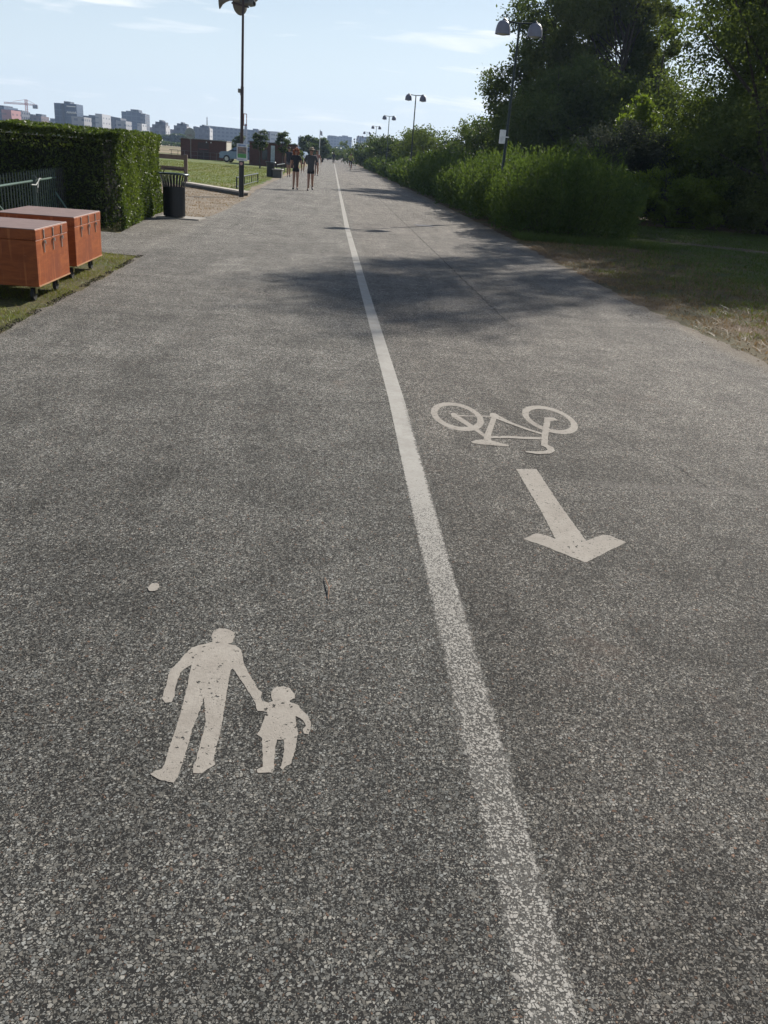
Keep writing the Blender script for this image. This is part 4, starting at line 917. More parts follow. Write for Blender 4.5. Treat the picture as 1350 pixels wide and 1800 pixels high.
# rider
M_TYRE = M_RUB
cxr, cyr = at(615.5, 300)
cyc = empty('bicycle', (cxr, cyr, 0), 'dark bicycle ridden by the person in yellow at the shrub edge', 'bicycle')
def wheel(y, par):
    w = MB().tube([(0, y + .33 * math.cos(a), .34 + .33 * math.sin(a)) for a in np.linspace(0, 2 * math.pi, 25)], .018, 6).build('wheel', M_TYRE, par)
    sp = MB()
    for i in range(8): a = i * math.pi / 4; sp.tube([(0, y, .34), (0, y + .32 * math.cos(a), .34 + .32 * math.sin(a))], .003, 4)
    sp.build('spokes', M_STEEL, w)
wheel(-.52, cyc); wheel(.52, cyc)
fr = MB()
for a, b in (((0, .52, .34), (0, .12, .30)), ((0, .12, .30), (0, .22, .85)), ((0, .52, .34), (0, .2, .78)), ((0, .2, .78), (0, -.38, .82)), ((0, .12, .30), (0, -.38, .78)), ((0, -.36, .95), (0, -.52, .34))): fr.tube([a, b], .018, 6)
fr.build('frame', plain('bike_frame', (0.03, 0.03, 0.04), 0.35, 0.3), cyc)
MB().tube([(-.28, -.28, 1.0), (-.1, -.36, 1.0), (.1, -.36, 1.0), (.28, -.28, 1.0)], .014, 6).build('handlebar', M_BLACK, cyc)
MB().box((0, .24, .88), (.16, .26, .06), bev=.02).build('saddle', M_BLACK, cyc)
def rider():
    root = empty('person', (cxr, cyr, 0), 'person in a yellow top riding a bicycle beside the shrubs', 'person', 'people on the path')
    J = dict(pel=(0, .22, 1.0), che=(0, .0, 1.32), nk=(0, -.05, 1.48), hd=(0, -.10, 1.60), hd2=(0, -.10, 1.67), shL=(-.19, -.02, 1.43), elL=(-.28, -.12, 1.20), wrL=(-.27, -.27, 1.04), shR=(.19, -.02, 1.43), elR=(.28, -.12, 1.20), wrR=(.27, -.27, 1.04), hiL=(-.1, .18, .95), knL=(-.12, -.18, .78), anL=(-.12, .0, .40), toL=(-.12, -.14, .36), hiR=(.1, .18, .95), knR=(.12, -.06, .58), anR=(.12, .12, .20), toR=(.12, -.02, .14))
    n = list(J); ix = {a: i for i, a in enumerate(n)}
    E = [('pel', 'che'), ('che', 'nk'), ('nk', 'hd'), ('hd', 'hd2')]
    for k_ in 'LR': E += [('che', 'sh' + k_), ('sh' + k_, 'el' + k_), ('el' + k_, 'wr' + k_), ('pel', 'hi' + k_), ('hi' + k_, 'kn' + k_), ('kn' + k_, 'an' + k_), ('an' + k_, 'to' + k_)]
    rad = dict(pel=.13, che=.14, nk=.055, hd=.08, hd2=.075, sh=.055, el=.04, wr=.03, hi=.085, kn=.058, an=.036, to=.03)
    skin_mesh('body', [J[a] for a in n], [(ix[a], ix[b]) for a, b in E], [rad.get(a, rad.get(a[:2])) for a in n], M_SKIN, root, 2)
    V = [J['pel'], (0, .1, 1.16), J['che'], (0, -.04, 1.42), J['shL'], J['elL'], J['shR'], J['elR']]
    skin_mesh('shirt', V, [(0, 1), (1, 2), (2, 3), (2, 4), (4, 5), (2, 6), (6, 7)], [.14, .15, .16, .09, .075, .06, .075, .06], plain('yellow_cloth', (0.38, 0.42, 0.10), .85), root, 2)
    V = [(0, .24, 1.02), J['pel'], J['hiL'], J['knL'], J['hiR'], J['knR']]
    skin_mesh('trousers', V, [(0, 1), (1, 2), (2, 3), (1, 4), (4, 5)], [.14, .145, .1, .075, .1, .075], plain('cloth_dark', (.015, .015, .02), .85), root, 2)
    MB().lathe([(0, .11), (.05, .10), (.085, .06), (.095, .0), (.09, -.03)], 14, (0, -.08, 1.65)).build('hair', plain('hair_dark', (.02, .015, .01)), root, True)
rider()
def at_cyc(px_, py_, lab, c1):
    x_, y_ = at(px_, py_); return person((x_, y_, 0), lab, 1.72, 0, False, .15, top=c1, bottom=(.02, .02, .03), trousers=True, longsleeve=True, hairc=(.03, .02, .02), detail=False)
at_cyc(576, 283.2, 'tiny far person in dark clothes on the left of the path', (.04, .04, .05))

# ------------------------------------------------------------------ vegetation on the right
SG = 'feathery shrubs in the row beside the path'
yy = 23.1; i = 0; sp_ = []
while yy < 170 and i < 26:
    r = 1.7 if i else 1.75
    sp_.append((yy, r)); yy += (2.5 if yy < 40 else 3.6 if yy < 70 else 6.5); i += 1
for i, (y, r) in enumerate(sp_):
    lod = 1 if y < 32 else 2 if y < 55 else 3
    ns, npp, ls = {1: (430, 50, .092), 2: (260, 36, .15), 3: (150, 24, .28)}[lod]
    wob = .15 * math.sin(i * 2.1)
    xc = 6.2 + wob if i else 6.05
    hh_ = [1.95, 2.02, 1.98, 1.95, 1.9, 1.85][i] if i < 6 else 1.86 + .10 * math.sin(i * 1.7)
    if y > 60: hh_ = 1.55
    ry_ = r if lod < 2 else (2.3 if lod == 2 else 4.2)
    nm = ORD[i] if i < 20 else None
    lab = ('nearest big feathery green shrub at the end of the row, beside bare ground' if i == 0 else ('feathery green shrub in the row along the path, %s from the viewer' % nm if nm else 'small distant feathery shrub near the far end of the row along the path'))
    broom('feathery_shrub', lab, (xc, y, 0), hh_, r, ns, npp, ls, M_LEAF_BROOM, 20 + i, SG, ry=ry_)
# second rank, fills the depth of the row
broom('feathery_shrub', 'broad feathery shrub behind the nearest one, towards the trees', (7.7, 27.4, 0), 1.95, 1.6, 330, 38, .15, M_LEAF_BROOM, 91, SG)
broom('feathery_shrub', 'feathery shrub in the back rank under the tall trees', (8.9, 32.0, 0), 2.0, 2.0, 260, 36, .16, M_LEAF_BROOM, 92, SG)
broom('feathery_shrub', 'feathery shrub in the back rank behind the nearest street lamp', (9.8, 37.5, 0), 2.2, 3.0, 260, 34, .18, M_LEAF_BROOM, 93, SG)
broom('feathery_shrub', 'long feathery shrub in the back rank near the second street lamp', (10.0, 47.5, 0), 2.0, 3.2, 300, 36, .14, M_LEAF_BROOM, 94, SG, ry=5)

TG = 'tall trees on the right'
T = [  # name,label,loc,h,rx,ry,z0,nlobe,nleaf,size,mat,lobe_r,seed,trunk,stems
 ('tall_tree', 'leftmost tall dark tree whose crown edges the open sky', (12.9, 60, 0), 13.2, 2.8, 3.0, .8, 46, 52000, .20, M_LEAF_DARK, .40, 1, .20, 2),
 ('tall_tree', 'broad tall tree rising behind the nearest street lamp', (16.2, 57, 0), 15.5, 3.5, 3.3, 1.6, 56, 62000, .19, M_LEAF_OLIVE, .38, 2, .22, 2),
 ('tall_tree', 'tall slender tree with visible dark trunk beside the sky gap', (18.2, 60, 0), 14.2, 2.3, 2.8, .6, 42, 44000, .19, M_LEAF_DARK, .40, 3, .18, 1),
 ('tall_tree', 'narrow pointed tree left of the bright sky gap', (19.2, 56, 0), 11.2, 1.0, 1.6, 2.0, 16, 13000, .15, M_LEAF_OLIVE, .42, 4, .14, 1),
 ('tall_tree', 'thin open-crowned tree standing in the middle gap', (20.8, 50, 0), 6.2, 1.8, 2.2, .8, 16, 13000, .14, M_LEAF_DARK, .42, 5, .14, 2),
 ('leaning_tree', 'large dark tree with arching bare branches right of the sky gap', (15.4, 31.3, 0), 17.0, 3.9, 3.6, 1.2, 84, 125000, .14, M_LEAF_DARK, .33, 6, .24, 3),
 ('tall_tree', 'massive dark tree at the right picture edge', (21.0, 33, 0), 17.5, 4.2, 4.0, .4, 70, 90000, .14, M_LEAF_DARK, .36, 7, .26, 2),
 ('tall_tree', 'dark tree filling the lower right behind the vines', (16.9, 38, 0), 10.6, 3.5, 3.0, .1, 56, 70000, .15, M_LEAF_DARK, .40, 8, .2, 2),
 ('tall_tree', 'dark tree low behind the nearest street lamp', (13.2, 52, 0), 7.2, 3.6, 3.0, .1, 36, 36000, .18, M_LEAF_DARK, .42, 9, .16, 2),
 ('tall_tree', 'dark bushy tree behind the young bright tree', (18.0, 50, 0), 7.0, 4.0, 3.0, .1, 38, 38000, .18, M_LEAF_DARK, .42, 10, .16, 2),
]
for n_, lb, loc, h_, rx1, ry1, z0_, nl, nf, ls, mt, lr, sd, tr_, ns_ in T:
    tree(n_, lb, loc, h_, rx1, ry1, z0_, nl, nf, ls, mt, TG, lr, sd, 'tree', tr_, ns_, 1.0, (-1.6, -1.6) if sd == 6 else (-2.0, -1) if sd == 7 else (0, 0), .62 if sd in (6, 7) else 2.0)
tree('young_tree', 'young bright green tree in front of the dark tall trees', (13.6, 41, 0), 4.9, 1.1, 1.2, .6, 16, 9000, .15, M_LEAF_BRIGHT, 'shrubs and young trees at the wood edge', .42, 11, 'tree', .07)
tree('grey_bush', 'grey green willow-like bush behind the feathery shrubs', (11.8, 36.5, 0), 3.4, 2.2, 1.6, .1, 24, 24000, .11, M_LEAF_GREY, 'shrubs and young trees at the wood edge', .42, 12, 'bush', .05, 3)
tree('leafy_bush', 'yellow green sunlit bush right of the grey bush', (14.2, 36.5, 0), 2.9, 1.3, 1.4, .1, 16, 11000, .10, M_LEAF_BRIGHT, 'shrubs and young trees at the wood edge', .42, 13, 'bush', .05, 3)
tree('leafy_bush', 'bright green vine-covered bush at the end of the trail', (12.1, 31.6, 0), 2.0, 2.0, 1.4, .0, 22, 20000, .10, M_LEAF_BRIGHT, 'shrubs and young trees at the wood edge', .42, 14, 'bush', .05, 3)
tree('leafy_bush', 'dark green rounded bush at the right edge beyond the trail', (15.4, 30.6, 0), 2.3, 2.2, 1.6, .0, 24, 20000, .09, M_LEAF_OLIVE, 'shrubs and young trees at the wood edge', .40, 15, 'bush', .05, 3)
tree('leafy_bush', 'low leafy bush beyond the trail, cut by the right picture edge', (19.2, 29.0, 0), 2.4, 2.6, 1.6, .0, 22, 16000, .09, M_LEAF_DARK, 'shrubs and young trees at the wood edge', .40, 16, 'bush', .05, 3)
tree('leafy_bush', 'low dark bush between the trail bushes and the tall trees', (16.0, 36.0, 0), 3.2, 2.6, 1.4, .0, 26, 20000, .11, M_LEAF_DARK, 'shrubs and young trees at the wood edge', .38, 17, 'bush', .06, 3)
for lx, ly, hh2, rr2, sd2, lab2 in ((19.5, 41, 3.6, 3.4, 71, 'dense dark undergrowth bush deep in the wood behind the yellow green bush'), (24.5, 37, 4.0, 3.6, 72, 'dense dark undergrowth bush deep in the wood at the far right'), (15.5, 43.5, 3.4, 3.2, 73, 'dense dark undergrowth bush behind the young bright tree'), (23.5, 31.5, 3.2, 2.6, 74, 'dark undergrowth bush at the right edge of the wood')):
    tree('undergrowth_bush', lab2, (lx, ly, 0), hh2, rr2, 1.6, .0, 34, 24000, .16, M_LEAF_DARK, 'shrubs and young trees at the wood edge', .40, sd2, 'bush', .05, 3)
# mid-distance trees behind the shrub row, by picture column
MG = 'trees beyond the shrub row'
mid = [(872, 205, 66, 2.6), (845, 213, 70, 2.4), (812, 222, 74, 2.6), (790, 234, 80, 1.8), (757, 223, 82, 2.6), (735, 228, 88, 2.8), (708, 234, 100, 3.4), (690, 240, 112, 3.4), (668, 244, 128, 3.6), (650, 249, 150, 4.5), (632, 250, 185, 5.5), (615, 262, 240, 6.0)]
for i, (pxx, ptop, Dy, rr_) in enumerate(mid):
    X_, Y_, Z_ = GY(pxx, ptop, Dy)
    tree('roadside_tree', 'dark rounded tree beyond the shrub row, %s counted from the right' % ('first' if i == 0 else ORD[i] if i < 11 else 'last'), (X_, Y_, 0), Z_, rr_, rr_, .0, 18, 7500 if i < 8 else 4500, .20 if i < 6 else .30, M_LEAF_DARK if i % 3 else M_LEAF_FAR, MG, .42, 40 + i, 'tree', .12, 2)
# trees on the left
tree('young_tree', 'small young tree on the lawn before the kiosk, left of the two', (GY(457, 283, 76)[0], 76, 0), GY(457, 223, 76)[2], .55, .55, 1.2, 14, 2600, .13, M_LEAF_FAR, 'young lawn trees', .42, 60, 'tree', .07)
tree('young_tree', 'small young tree on the lawn nearest the walking couple', (GY(496, 283, 78)[0], 78, 0), GY(496, 231, 78)[2], .62, .62, 1.1, 14, 2600, .13, M_LEAF_FAR, 'young lawn trees', .42, 61, 'tree', .07)
tree('young_tree', 'small tree seen just behind the loudspeaker pole', (GY(420, 277, 115)[0], 115, 0), GY(419, 237, 115)[2], .8, .8, .6, 12, 2000, .18, M_LEAF_FAR, 'young lawn trees', .42, 62, 'tree', .08)
tree('round_tree', 'left one of the broad round far trees behind the walkers', (GY(538, 270, 150)[0], 150, 0), GY(538, 242, 150)[2], 1.4, 3, .6, 22, 6500, .34, M_LEAF_FAR, 'far round trees', .36, 63, 'tree', .2)
tree('round_tree', 'right one of the broad round far trees beside the path', (GY(567, 270, 165)[0], 165, 0), GY(567, 242, 165)[2], 1.7, 3.2, .4, 24, 7500, .34, M_LEAF_FAR, 'far round trees', .36, 64, 'tree', .2)
tree('round_tree', 'middle broad round far tree directly behind the man', (GY(552, 270, 175)[0], 175, 0), GY(552, 243, 175)[2], 1.7, 3.2, .4, 22, 6500, .36, M_LEAF_FAR, 'far round trees', .36, 65, 'tree', .2)
tree('round_tree', 'small far tree on the left just before the path vanishes', (GY(577, 270, 260)[0], 260, 0), GY(577, 262, 260)[2], 2.2, 4, .0, 14, 2500, .5, M_LEAF_FAR, 'far round trees', .36, 66, 'tree', .15)
tree('far_bush', 'dark low bushes left of the path behind the farther rack', (GY(520, 275, 110)[0], 110, 0), GY(520, 262, 110)[2], 1.2, 2, .0, 14, 3500, .25, M_LEAF_DARK, 'far round trees', .4, 67, 'bush', .05)
cxp, cyp = G(570, 281.5); make_car((cxp - 1.0, cyp, 0), 'dark car parked at the far left side of the path', D2R(85), (0.03, 0.03, 0.035))
cxp, cyp = G(532, 289); make_car((cxp - .6, cyp + 4, 0), 'dark red car standing behind the walking couple', D2R(80), (0.10, 0.02, 0.03))

# ------------------------------------------------------------------ grass blades
def blades(name, label, P_, h, w, mat, lean=.5, seed=1):
    rng = np.random.default_rng(seed); n = len(P_)
    a = rng.uniform(0, 2 * np.pi, n); hh = h * rng.uniform(.4, 1.25, n); ln = rng.normal(size=(n, 2)) * lean
    base = np.concatenate([P_, np.full((n, 1), -.01)], 1); s_ = np.stack([np.cos(a), np.sin(a), np.zeros(n)], 1) * w * .5
    tip = base + np.stack([ln[:, 0] * hh, ln[:, 1] * hh, hh], 1); midp = base + np.stack([ln[:, 0] * hh * .35, ln[:, 1] * hh * .35, hh * .6], 1)
    V = np.stack([base - s_, base + s_, midp + s_ * .8, tip, midp - s_ * .8], 1).reshape(-1, 3)
    k = np.arange(n)[:, None] * 5; Fc = np.concatenate([k + [[0, 1, 2, 4]], ], 1)
    Ft = np.concatenate([k + [[4, 2, 3, 3]]], 1)
    F_ = np.concatenate([Fc]); T_ = (k + [[4, 2, 3]])
    me = bpy.data.meshes.new(name); me.vertices.add(len(V)); me.vertices.foreach_set('co', V.astype(np.float32).ravel())
    loops = np.concatenate([F_.ravel(), T_.ravel()]).astype(np.int32); me.loops.add(len(loops)); me.loops.foreach_set('vertex_index', loops)
    starts = np.concatenate([np.arange(n) * 4, 4 * n + np.arange(n) * 3]).astype(np.int32); me.polygons.add(2 * n); me.polygons.foreach_set('loop_start', starts)
    try: me.polygons.foreach_set('loop_total', np.concatenate([np.full(n, 4), np.full(n, 3)]).astype(np.int32))
    except Exception: pass
    me.update(calc_edges=True); me.validate(); me.materials.append(mat)
    o = bpy.data.objects.new(name, me); col.objects.link(o); return tag(o, label, 'grass', None, 'stuff')
def scatter(n, x0, x1, y0, y1, fn, seed, clump=True):
    rng = np.random.default_rng(seed); p = np.stack([rng.uniform(x0, x1, n), rng.uniform(y0, y1, n)], 1)
    if clump:
        v = np.sin(p[:, 0] * 5.1 + 1.3 * np.sin(p[:, 1] * 2.3)) + np.sin(p[:, 1] * 4.3 + 1.7 * np.sin(p[:, 0] * 3.1)) + rng.normal(size=n) * .9
        p = p[v > -.55]
    return p[fn(p)]
M_GR = leaf_mat('grass_green', (0.10, 0.115, 0.018), (0.20, 0.20, 0.04), .4); M_GD = leaf_mat('grass_dry', (0.19, 0.115, 0.045), (0.33, 0.235, 0.11), .35, (1.1, 1, .8))
M_GM = leaf_mat('grass_mid', (0.07, 0.10, 0.022), (0.13, 0.165, 0.045), .4)
le = lambda p: p[:, 0] < -2.66 + .03 * np.sin(p[:, 1] * 9) + .03 * np.sin(p[:, 1] * 23)
blades('verge_grass', 'short green grass strip around the wooden boxes', scatter(64000, -5.2, -2.55, 5.5, 13.1, lambda p: le(p) & (p[:, 1] < 12.95 + (-p[:, 0] - 3.1) * .35), 1), .034, .005, M_GR, .8, 2)
blades('dry_grass', 'dry straw mixed into the grass strip at the left', scatter(9000, -5.2, -2.58, 5.5, 13.0, lambda p: le(p), 3), .03, .004, M_GD, 1.6, 4)
re_ = lambda p: p[:, 0] > 4.30 + .05 * np.sin(p[:, 1] * 5) + .04 * np.sin(p[:, 1] * 17)
nb_ = lambda p: re_(p) & (np.abs(p[:, 1] - (22.9 - (p[:, 0] - 10.5) * .55)) > .55)
blades('dry_grass', 'dry brown grass on the bare ground right of the path', scatter(60000, 4.2, 11, 6.5, 21, lambda p: re_(p) & (np.random.default_rng(1).uniform(0, 1, len(p)) > (p[:, 0] - 4) / 9), 5), .05, .007, M_GD, 1.3, 6)
blades('shade_grass', 'thin green grass under the trees right of the path', scatter(190000, 4.9, 20, 7.5, 31, lambda p: nb_(p) & (np.random.default_rng(2).uniform(0, 1, len(p)) < (p[:, 0] - 5.0) / 3.2), 7), .075, .013, M_GM, .8, 8)
blades('shade_grass', 'taller green grass at the foot of the feathery shrubs', scatter(6000, 4.5, 8.2, 20.8, 22.0, lambda p: p[:, 0] > 4.5, 9, False), .16, .012, M_GM, .7, 10)
def in_lawn(p): 
    return (p[:, 0] < -3.35) & (p[:, 1] > 31.5 - (p[:, 0] + 3.35) * 1.9) & (p[:, 0] > -8 - (p[:, 1] - 36) * .22)
blades('lawn_grass', 'mown green lawn grass left of the path', scatter(90000, -18, -3.3, 30, 80, in_lawn, 11), .055, .022, M_GR, .7, 12)
blades('dry_grass', 'sparse dry grass tufts on the gravel by the pole', scatter(9000, -6.5, -2.75, 20.8, 35, lambda p: p[:, 1] < 33 - (p[:, 0] + 3) * 1.2, 13), .035, .010, M_GD, 1.0, 14)
def tufts(n, x0, x1, y0, y1, per, rad, seed, fn):
    rng = np.random.default_rng(seed); c = np.stack([rng.uniform(x0, x1, n), rng.uniform(y0, y1, n)], 1); c = c[fn(c)]
    return np.concatenate([c + rng.normal(size=(len(c), 2)) * rad for _ in range(per)])
blades('dry_grass', 'matted straw coloured tufts on the bare verge right of the path', tufts(240, 4.3, 9.5, 7, 15, 60, .12, 31, re_), .040, .004, M_GD, 2.2, 32)
blades('verge_tufts', 'small green tufts scattered over the bare verge right of the path', tufts(120, 4.7, 11, 7.5, 16, 70, .12, 33, re_), .06, .008, M_GR, 1.0, 34)
# stones and leaf litter at the right edge
def litter(name, label, n, x0, x1, y0, y1, sz, mat, seed, fn):
    rng = np.random.default_rng(seed); p = np.stack([rng.uniform(x0, x1, n), rng.uniform(y0, y1, n)], 1); p = p[fn(p)]; n = len(p)
    P3 = np.concatenate([p, np.full((n, 1), .006) + rng.uniform(0, .012, (n, 1))], 1)
    d = rng.normal(size=(n, 3)) * np.array([1, 1, .25]); Nn = np.tile([0, 0, 1.], (n, 1))
    o = leaves(P3, Nn, sz, mat, name, None, .6, 0, rng, droop=d); return tag(o, label, 'litter', None, 'stuff')
litter('leaf_litter', 'brown dead leaves and chips along the right edge of the asphalt', 9000, 3.7, 7.5, 6.5, 20, .016, plain('dead_leaf', (0.16, 0.10, 0.05), .9, 0, .5, 30), 5, lambda p: (p[:, 0] > 4.18) | (np.random.default_rng(3).uniform(0, 1, len(p)) < .03))
litter('leaf_litter', 'dark crumbs along the left edge of the asphalt', 2600, -2.69, -2.61, 6.5, 12.9, .013, plain('dark_crumbs', (0.028, 0.022, 0.016), .9, 0, .5, 30), 6, lambda p: np.sin(p[:, 1] * 11) + np.sin(p[:, 1] * 4.3 + 1) > -.7)

# ------------------------------------------------------------------ skyline
def facade(name, c, win, sx=.30, sz=.33, frac=.5):
    m, k, b = new_mat(name); pos = k.new('ShaderNodeTexCoord').outputs['Object']; sp = k.new('ShaderNodeSeparateXYZ'); k.l.new(pos, sp.inputs[0])
    fx = k.math('FRACT', k.math('MULTIPLY', k.math('ADD', sp.outputs[0], sp.outputs[1]), sx)); fz = k.math('FRACT', k.math('MULTIPLY', sp.outputs[2], sz))
    mk = k.math('MULTIPLY', k.math('GREATER_THAN', fx, 1 - frac - .1), k.math('GREATER_THAN', fz, 1 - frac))
    geo = k.new('ShaderNodeNewGeometry'); sn = k.new('ShaderNodeSeparateXYZ'); k.l.new(geo.outputs['Normal'], sn.inputs[0])
    mk = k.math('MULTIPLY', mk, k.math('LESS_THAN', k.math('ABSOLUTE', sn.outputs[2]), .5))
    k.put(b.inputs['Base Color'], k.mix(mk, C(*c), C(*win))); k.put(b.inputs['Roughness'], k.ramp(mk, 0, 1, .8, .25)); return m
FM = {'glass': facade('facade_glass', (.045, .070, .12), (.025, .042, .08), .25, .28, .8), 'pale': facade('facade_pale', (.26, .26, .27), (.09, .10, .13), .22, .30, .4),
      'grey': facade('facade_grey', (.10, .105, .125), (.045, .05, .07), .25, .30, .5), 'brick': facade('facade_brick', (.13, .085, .08), (.07, .065, .07), .25, .30, .4),
      'pink': facade('facade_pink', (.34, .16, .15), (.2, .12, .12), .12, .28, .35), 'white': facade('facade_white', (.42, .42, .43), (.25, .26, .3), .12, .3, .3)}
def hpx(x): return 270 + (x - 584) * .08
def building(x0, x1, yt, D, fm, label, deep=22, yaw=0.0, roofs=(), slope=0.0, name='apartment_building', side=None):
    a = GY(x0, hpx(x0), D); b = GY(x1, hpx(x1), D); w = b[0] - a[0]; h = GY((x0 + x1) / 2, yt, D)[2]
    root = empty(name, ((a[0] + b[0]) / 2, D, 0), label, 'building', 'buildings on the skyline', D2R(yaw))
    m = MB(); z0, z1 = h + slope * w / 2, h - slope * w / 2
    m.add([(-w / 2, 0, 0), (w / 2, 0, 0), (w / 2, deep, 0), (-w / 2, deep, 0), (-w / 2, 0, z0), (w / 2, 0, z1), (w / 2, deep, z1), (-w / 2, deep, z0)],
          [(0, 1, 5, 4), (1, 2, 6, 5), (2, 3, 7, 6), (3, 0, 4, 7), (4, 5, 6, 7), (3, 2, 1, 0)])
    m.build('wall', FM[fm], root)
    if side: MB().box((w / 2 + .15, deep / 2, z1 / 2), (.3, deep - .5, z1 - .5)).build('sunlit_tone_side', FM[side], root)  # right face in a paler facade: sunlight put into its colour
    for (u0, u1, yt2) in roofs:
        X0 = GY(u0, hpx(u0), D)[0] - (a[0] + b[0]) / 2; X1 = GY(u1, hpx(u1), D)[0] - (a[0] + b[0]) / 2; h2 = GY((u0 + u1) / 2, yt2, D)[2]
        zb = min(z0, z1) - 1
        MB().box(((X0 + X1) / 2, deep / 2, (zb + h2) / 2), (X1 - X0, deep * .6, h2 - zb)).build('roof_block', FM['grey'], root)
    return root
building(-30, 10, 186, 700, 'glass', 'teal glass office block at the far left edge of the skyline', 30, 0, [(-20, 6, 184)], name='office_block')
building(5, 22, 193, 660, 'pink', 'pink fronted building below the crane at far left', 20, 0)
building(18, 40, 195, 720, 'grey', 'dark stepped building right of the pink one', 20, 0, [(18, 38, 193)])
building(38, 74, 203, 740, 'brick', 'brownish long building under the crane mast', 20, 0, [(40, 58, 200), (62, 72, 200)])
building(74, 100, 212, 800, 'pale', 'low pale building left of the blue glass tower', 20, 0, [(87, 99, 208)])
building(98, 137, 182, 620, 'glass', 'tall blue glass office tower, tallest at the left of the skyline', 16, 0, [(113, 124, 178)], -.02, 'office_tower')
tw0 = bpy.data.objects['office_tower']; Xa = GY(98, hpx(98), 620)[0]; Xb = GY(137, hpx(137), 620)[0]; wt = Xb - Xa; ht = GY(117, 182, 620)[2]
MB().box((-.10 * wt, -.3, ht * .5), (wt * .10, .5, ht * .98)).build('dark_strip', plain('strip_dark', (.02, .025, .045), .5), tw0)
zb_ = MB()
for q in range(6): zb_.tube([(wt * (.06 + .07 * q), -.5, ht * .70), (wt * (.095 + .07 * q), -.5, ht * .76), (wt * (.13 + .07 * q), -.5, ht * .70)], .35, 4)
zb_.build('zigzag_band', M_WHITE, tw0)
MB().box((.27 * wt, -.3, ht * .92), (wt * .40, .4, ht * .03)).build('ledge', M_WHITE, tw0)
building(127, 149, 205, 590, 'pale', 'pale low block in front of the blue glass tower', 18, 0)
building(148, 171, 204, 700, 'grey', 'grey flat block right of the pale low block', 20, 0, [(155, 168, 202)])
building(169, 181, 200, 680, 'white', 'narrow tower block in the skyline, coloured white as a sunlit side', 26, 0)  # white facade carries the sunlight of a side face as colour
building(184, 213, 205, 720, 'grey', 'grey block with sloping roof right of the white tower', 20, 0, [], .10)
building(205, 222, 212, 690, 'pale', 'small pale block before the sloping grey block', 20, 0)
building(215, 249, 197, 800, 'glass', 'big stepped grey-blue tower with rooftop block', 24, 0, [(221, 244, 195), (229, 243, 192)], 0, 'office_tower', 'pale')
building(248, 256, 200, 800, 'grey', 'narrow shoulder of the big stepped tower', 20)
building(242, 250, 217, 640, 'white', 'small white block in front of the stepped tower', 16)
building(252, 268, 223, 900, 'brick', 'low reddish block right of the stepped tower', 20)
building(268, 291, 219, 600, 'grey', 'first of the three similar grey housing towers, with side coloured as sunlit', 16, 0, [(272, 290, 214), (279, 285, 211)], 0, 'housing_tower', 'white')
building(291, 308, 227, 900, 'brick', 'low reddish block between the first two housing towers', 20)
building(306, 328, 221, 640, 'grey', 'middle one of the three similar grey housing towers', 16, 0, [(310, 327, 217), (317, 321, 214.5)], 0, 'housing_tower', 'white')
building(340, 345, 222, 700, 'grey', 'thin dark chimney-like slab left of the third housing tower', 10)
building(344, 368, 224, 640, 'grey', 'third grey housing tower, standing before the long building', 16, 0, [(350, 366, 221), (354, 358, 219)], 0, 'housing_tower', 'white')
building(366, 452, 225, 900, 'grey', 'very long blue grey building behind the loudspeaker pole', 30, 0, [(366, 410, 223), (443, 452, 226)], .015, 'long_building')
building(452, 478, 230, 880, 'brick', 'reddish block right of the long blue grey building', 22, 0)
building(474, 491, 231, 820, 'white', 'pale white block behind the young lawn trees', 20)
building(491, 510, 245, 1000, 'pale', 'low hazy block right of the white block', 20)
building(523, 540, 240.5, 1100, 'pale', 'small hazy block left of the round far trees', 20)
building(574, 594, 239, 1150, 'grey', 'left hazy far block above the end of the path', 30, 0, [(576, 590, 238)])
building(594, 617, 240, 1250, 'grey', 'right hazy far block above the end of the path', 30, 0, [(600, 610, 238)])
building(626, 648, 240, 1150, 'grey', 'hazy far block behind the distant street lamps', 30)
building(573, 600, 253, 1400, 'pale', 'low pale hazy buildings right at the vanishing point of the path', 30)
MB_c = MB()
a = GY(377, 225, 900); MB_c.tube([(0, 0, 0), (0, 0, GY(364, 206, 900)[2])], [1.0, .5], 6)
tag(MB_c.build('radio_mast', M_STEEL, loc=(GY(364, 225, 900)[0], 900, 0)), 'thin pale mast above the third housing tower', 'mast')
tag(MB().tube([(0, 0, 0), (0, 0, GY(432, 218, 880)[2])], [1.6, 1.2], 8).build('chimney', plain('chimney_grey', (.15, .14, .15)), loc=(GY(432, 225, 880)[0], 880, 0)), 'short dark chimney above the long blue grey building', 'chimney')
# tower crane
Dc = 850; M_CR = plain('crane_red', (.45, .12, .09)); bxc = GY(49.5, hpx(49), Dc); crz = GY(48, 183, Dc)[2]; ctop = GY(47.5, 175, Dc)[2]
cr = empty('tower_crane', (bxc[0], Dc, 0), 'thin red tower crane above the brownish building at far left', 'crane')
def lattice(m, a, b, w, n):
    a, b = Vector(a), Vector(b); d = (b - a).normalized(); u = d.cross(Vector((0, 1, 0))).normalized(); v = d.cross(u)
    cs = [(u * i + v * j) * w / 2 for i, j in ((1, 1), (1, -1), (-1, -1), (-1, 1))]
    for c in cs: m.tube([a + c, b + c], .16, 4)
    for i in range(n):
        p, q = a.lerp(b, i / n), a.lerp(b, (i + 1) / n)
        for j in range(4): m.tube([p + cs[j], q + cs[(j + 1) % 4]], .10, 4)
mm = MB(); lattice(mm, (0, 0, 0), (0, 0, ctop), 1.7, 18); mm.build('mast', M_CR, cr)
jl = GY(7, 180.5, Dc); jr = GY(65, 185.5, Dc)
mm = MB(); lattice(mm, (jl[0] - bxc[0], 0, jl[2]), (0, 0, crz), 1.1, 16); mm.build('jib', M_CR, cr)
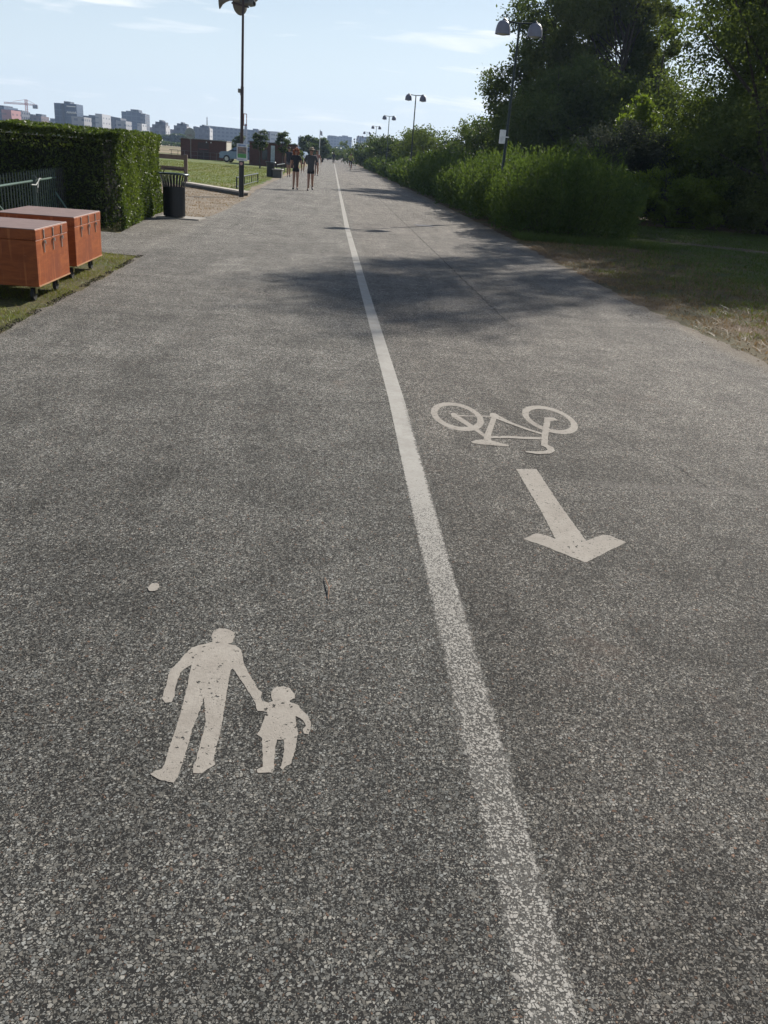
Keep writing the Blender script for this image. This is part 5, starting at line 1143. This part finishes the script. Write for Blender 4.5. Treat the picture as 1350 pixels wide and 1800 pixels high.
mm = MB(); lattice(mm, (0, 0, crz), (jr[0] - bxc[0], 0, jr[2]), 1.1, 6); mm.build('counter_jib', M_CR, cr)
MB().box((jr[0] - bxc[0] - 1.5, 0, jr[2] - 1.2), (4, 2, 3)).build('counterweight', plain('chimney_grey', (0, 0, 0)), cr)
MB().tube([(0, 0, ctop), ((jl[0] - bxc[0]) * .6, 0, crz + 1.2)], .12, 4).tube([(0, 0, ctop), ((jr[0] - bxc[0]) * .8, 0, crz + .6)], .12, 4).build('tie_bar', M_CR, cr)
# far tree belts under the skyline
def belt(name, label, x0, x1, D, h, n, size, seed):
    rng = np.random.default_rng(seed); a = GY(x0, hpx(x0), D)[0]; b = GY(x1, hpx(x1), D)[0]
    x = rng.uniform(a, b, n); top = h * (.65 + .2 * np.sin(x * .09 + seed) + .15 * np.sin(x * .31))
    P_ = np.stack([x, D + rng.uniform(-6, 6, n), rng.uniform(0, 1, n) ** .6 * top], 1)
    o = leaves(P_, None, size, M_LEAF_FAR, name, None, .8, 0, rng); return tag(o, label, 'trees', None, 'stuff')
belt('far_trees', 'far belt of trees below the skyline at the left', -60, 520, 480, 5.2, 26000, 1.3, 3)
belt('far_trees', 'far hazy woods either side of the end of the path', 560, 760, 620, 9, 9000, 2.2, 4)
belt('dune_scrub', 'low dune scrub between the beach and the skyline', -40, 470, 300, 1.5, 9000, .6, 5)
def tent(px0, px1, yt, D, label):
    a = GY(px0, hpx(px0), D); b = GY(px1, hpx(px1), D); w = b[0] - a[0]; h = GY((px0 + px1) / 2, yt, D)[2]
    o = MB().add([(0, 0, 0), (w, 0, 0), (w, 6, 0), (0, 6, 0), (0, 0, h * .6), (w, 0, h * .6), (w, 6, h * .6), (0, 6, h * .6), (w / 2, 3, h)], [(0, 1, 5, 4), (1, 2, 6, 5), (2, 3, 7, 6), (3, 0, 4, 7), (4, 5, 8), (5, 6, 8), (6, 7, 8), (7, 4, 8)]).build('white_tent', M_WHITE, loc=(a[0], D, 0))
    tag(o, label, 'tent', 'white tents on the beach')
tent(254, 267, 231, 330, 'white pointed tent behind the hedge top, left one'); tent(271, 280, 236, 310, 'smaller white tent at the right end of the hedge top')

# ------------------------------------------------------------------ air
hz_ = MB().box((0, 800, 44), (4600, 1900, 96)).build('haze', None)
mh = bpy.data.materials.new('haze_air'); mh.use_nodes = True; mh.node_tree.nodes.clear()
ho = mh.node_tree.nodes.new('ShaderNodeOutputMaterial'); hv = mh.node_tree.nodes.new('ShaderNodeVolumePrincipled')
hv.inputs['Color'].default_value = (0.52, 0.70, 1.0, 1); hv.inputs['Density'].default_value = 0.00025; hv.inputs['Anisotropy'].default_value = 0.2
mh.node_tree.links.new(hv.outputs[0], ho.inputs['Volume']); hz_.data.materials.append(mh)
tag(hz_, kind='stuff', label='thin blue air haze over the distance', cat='haze')
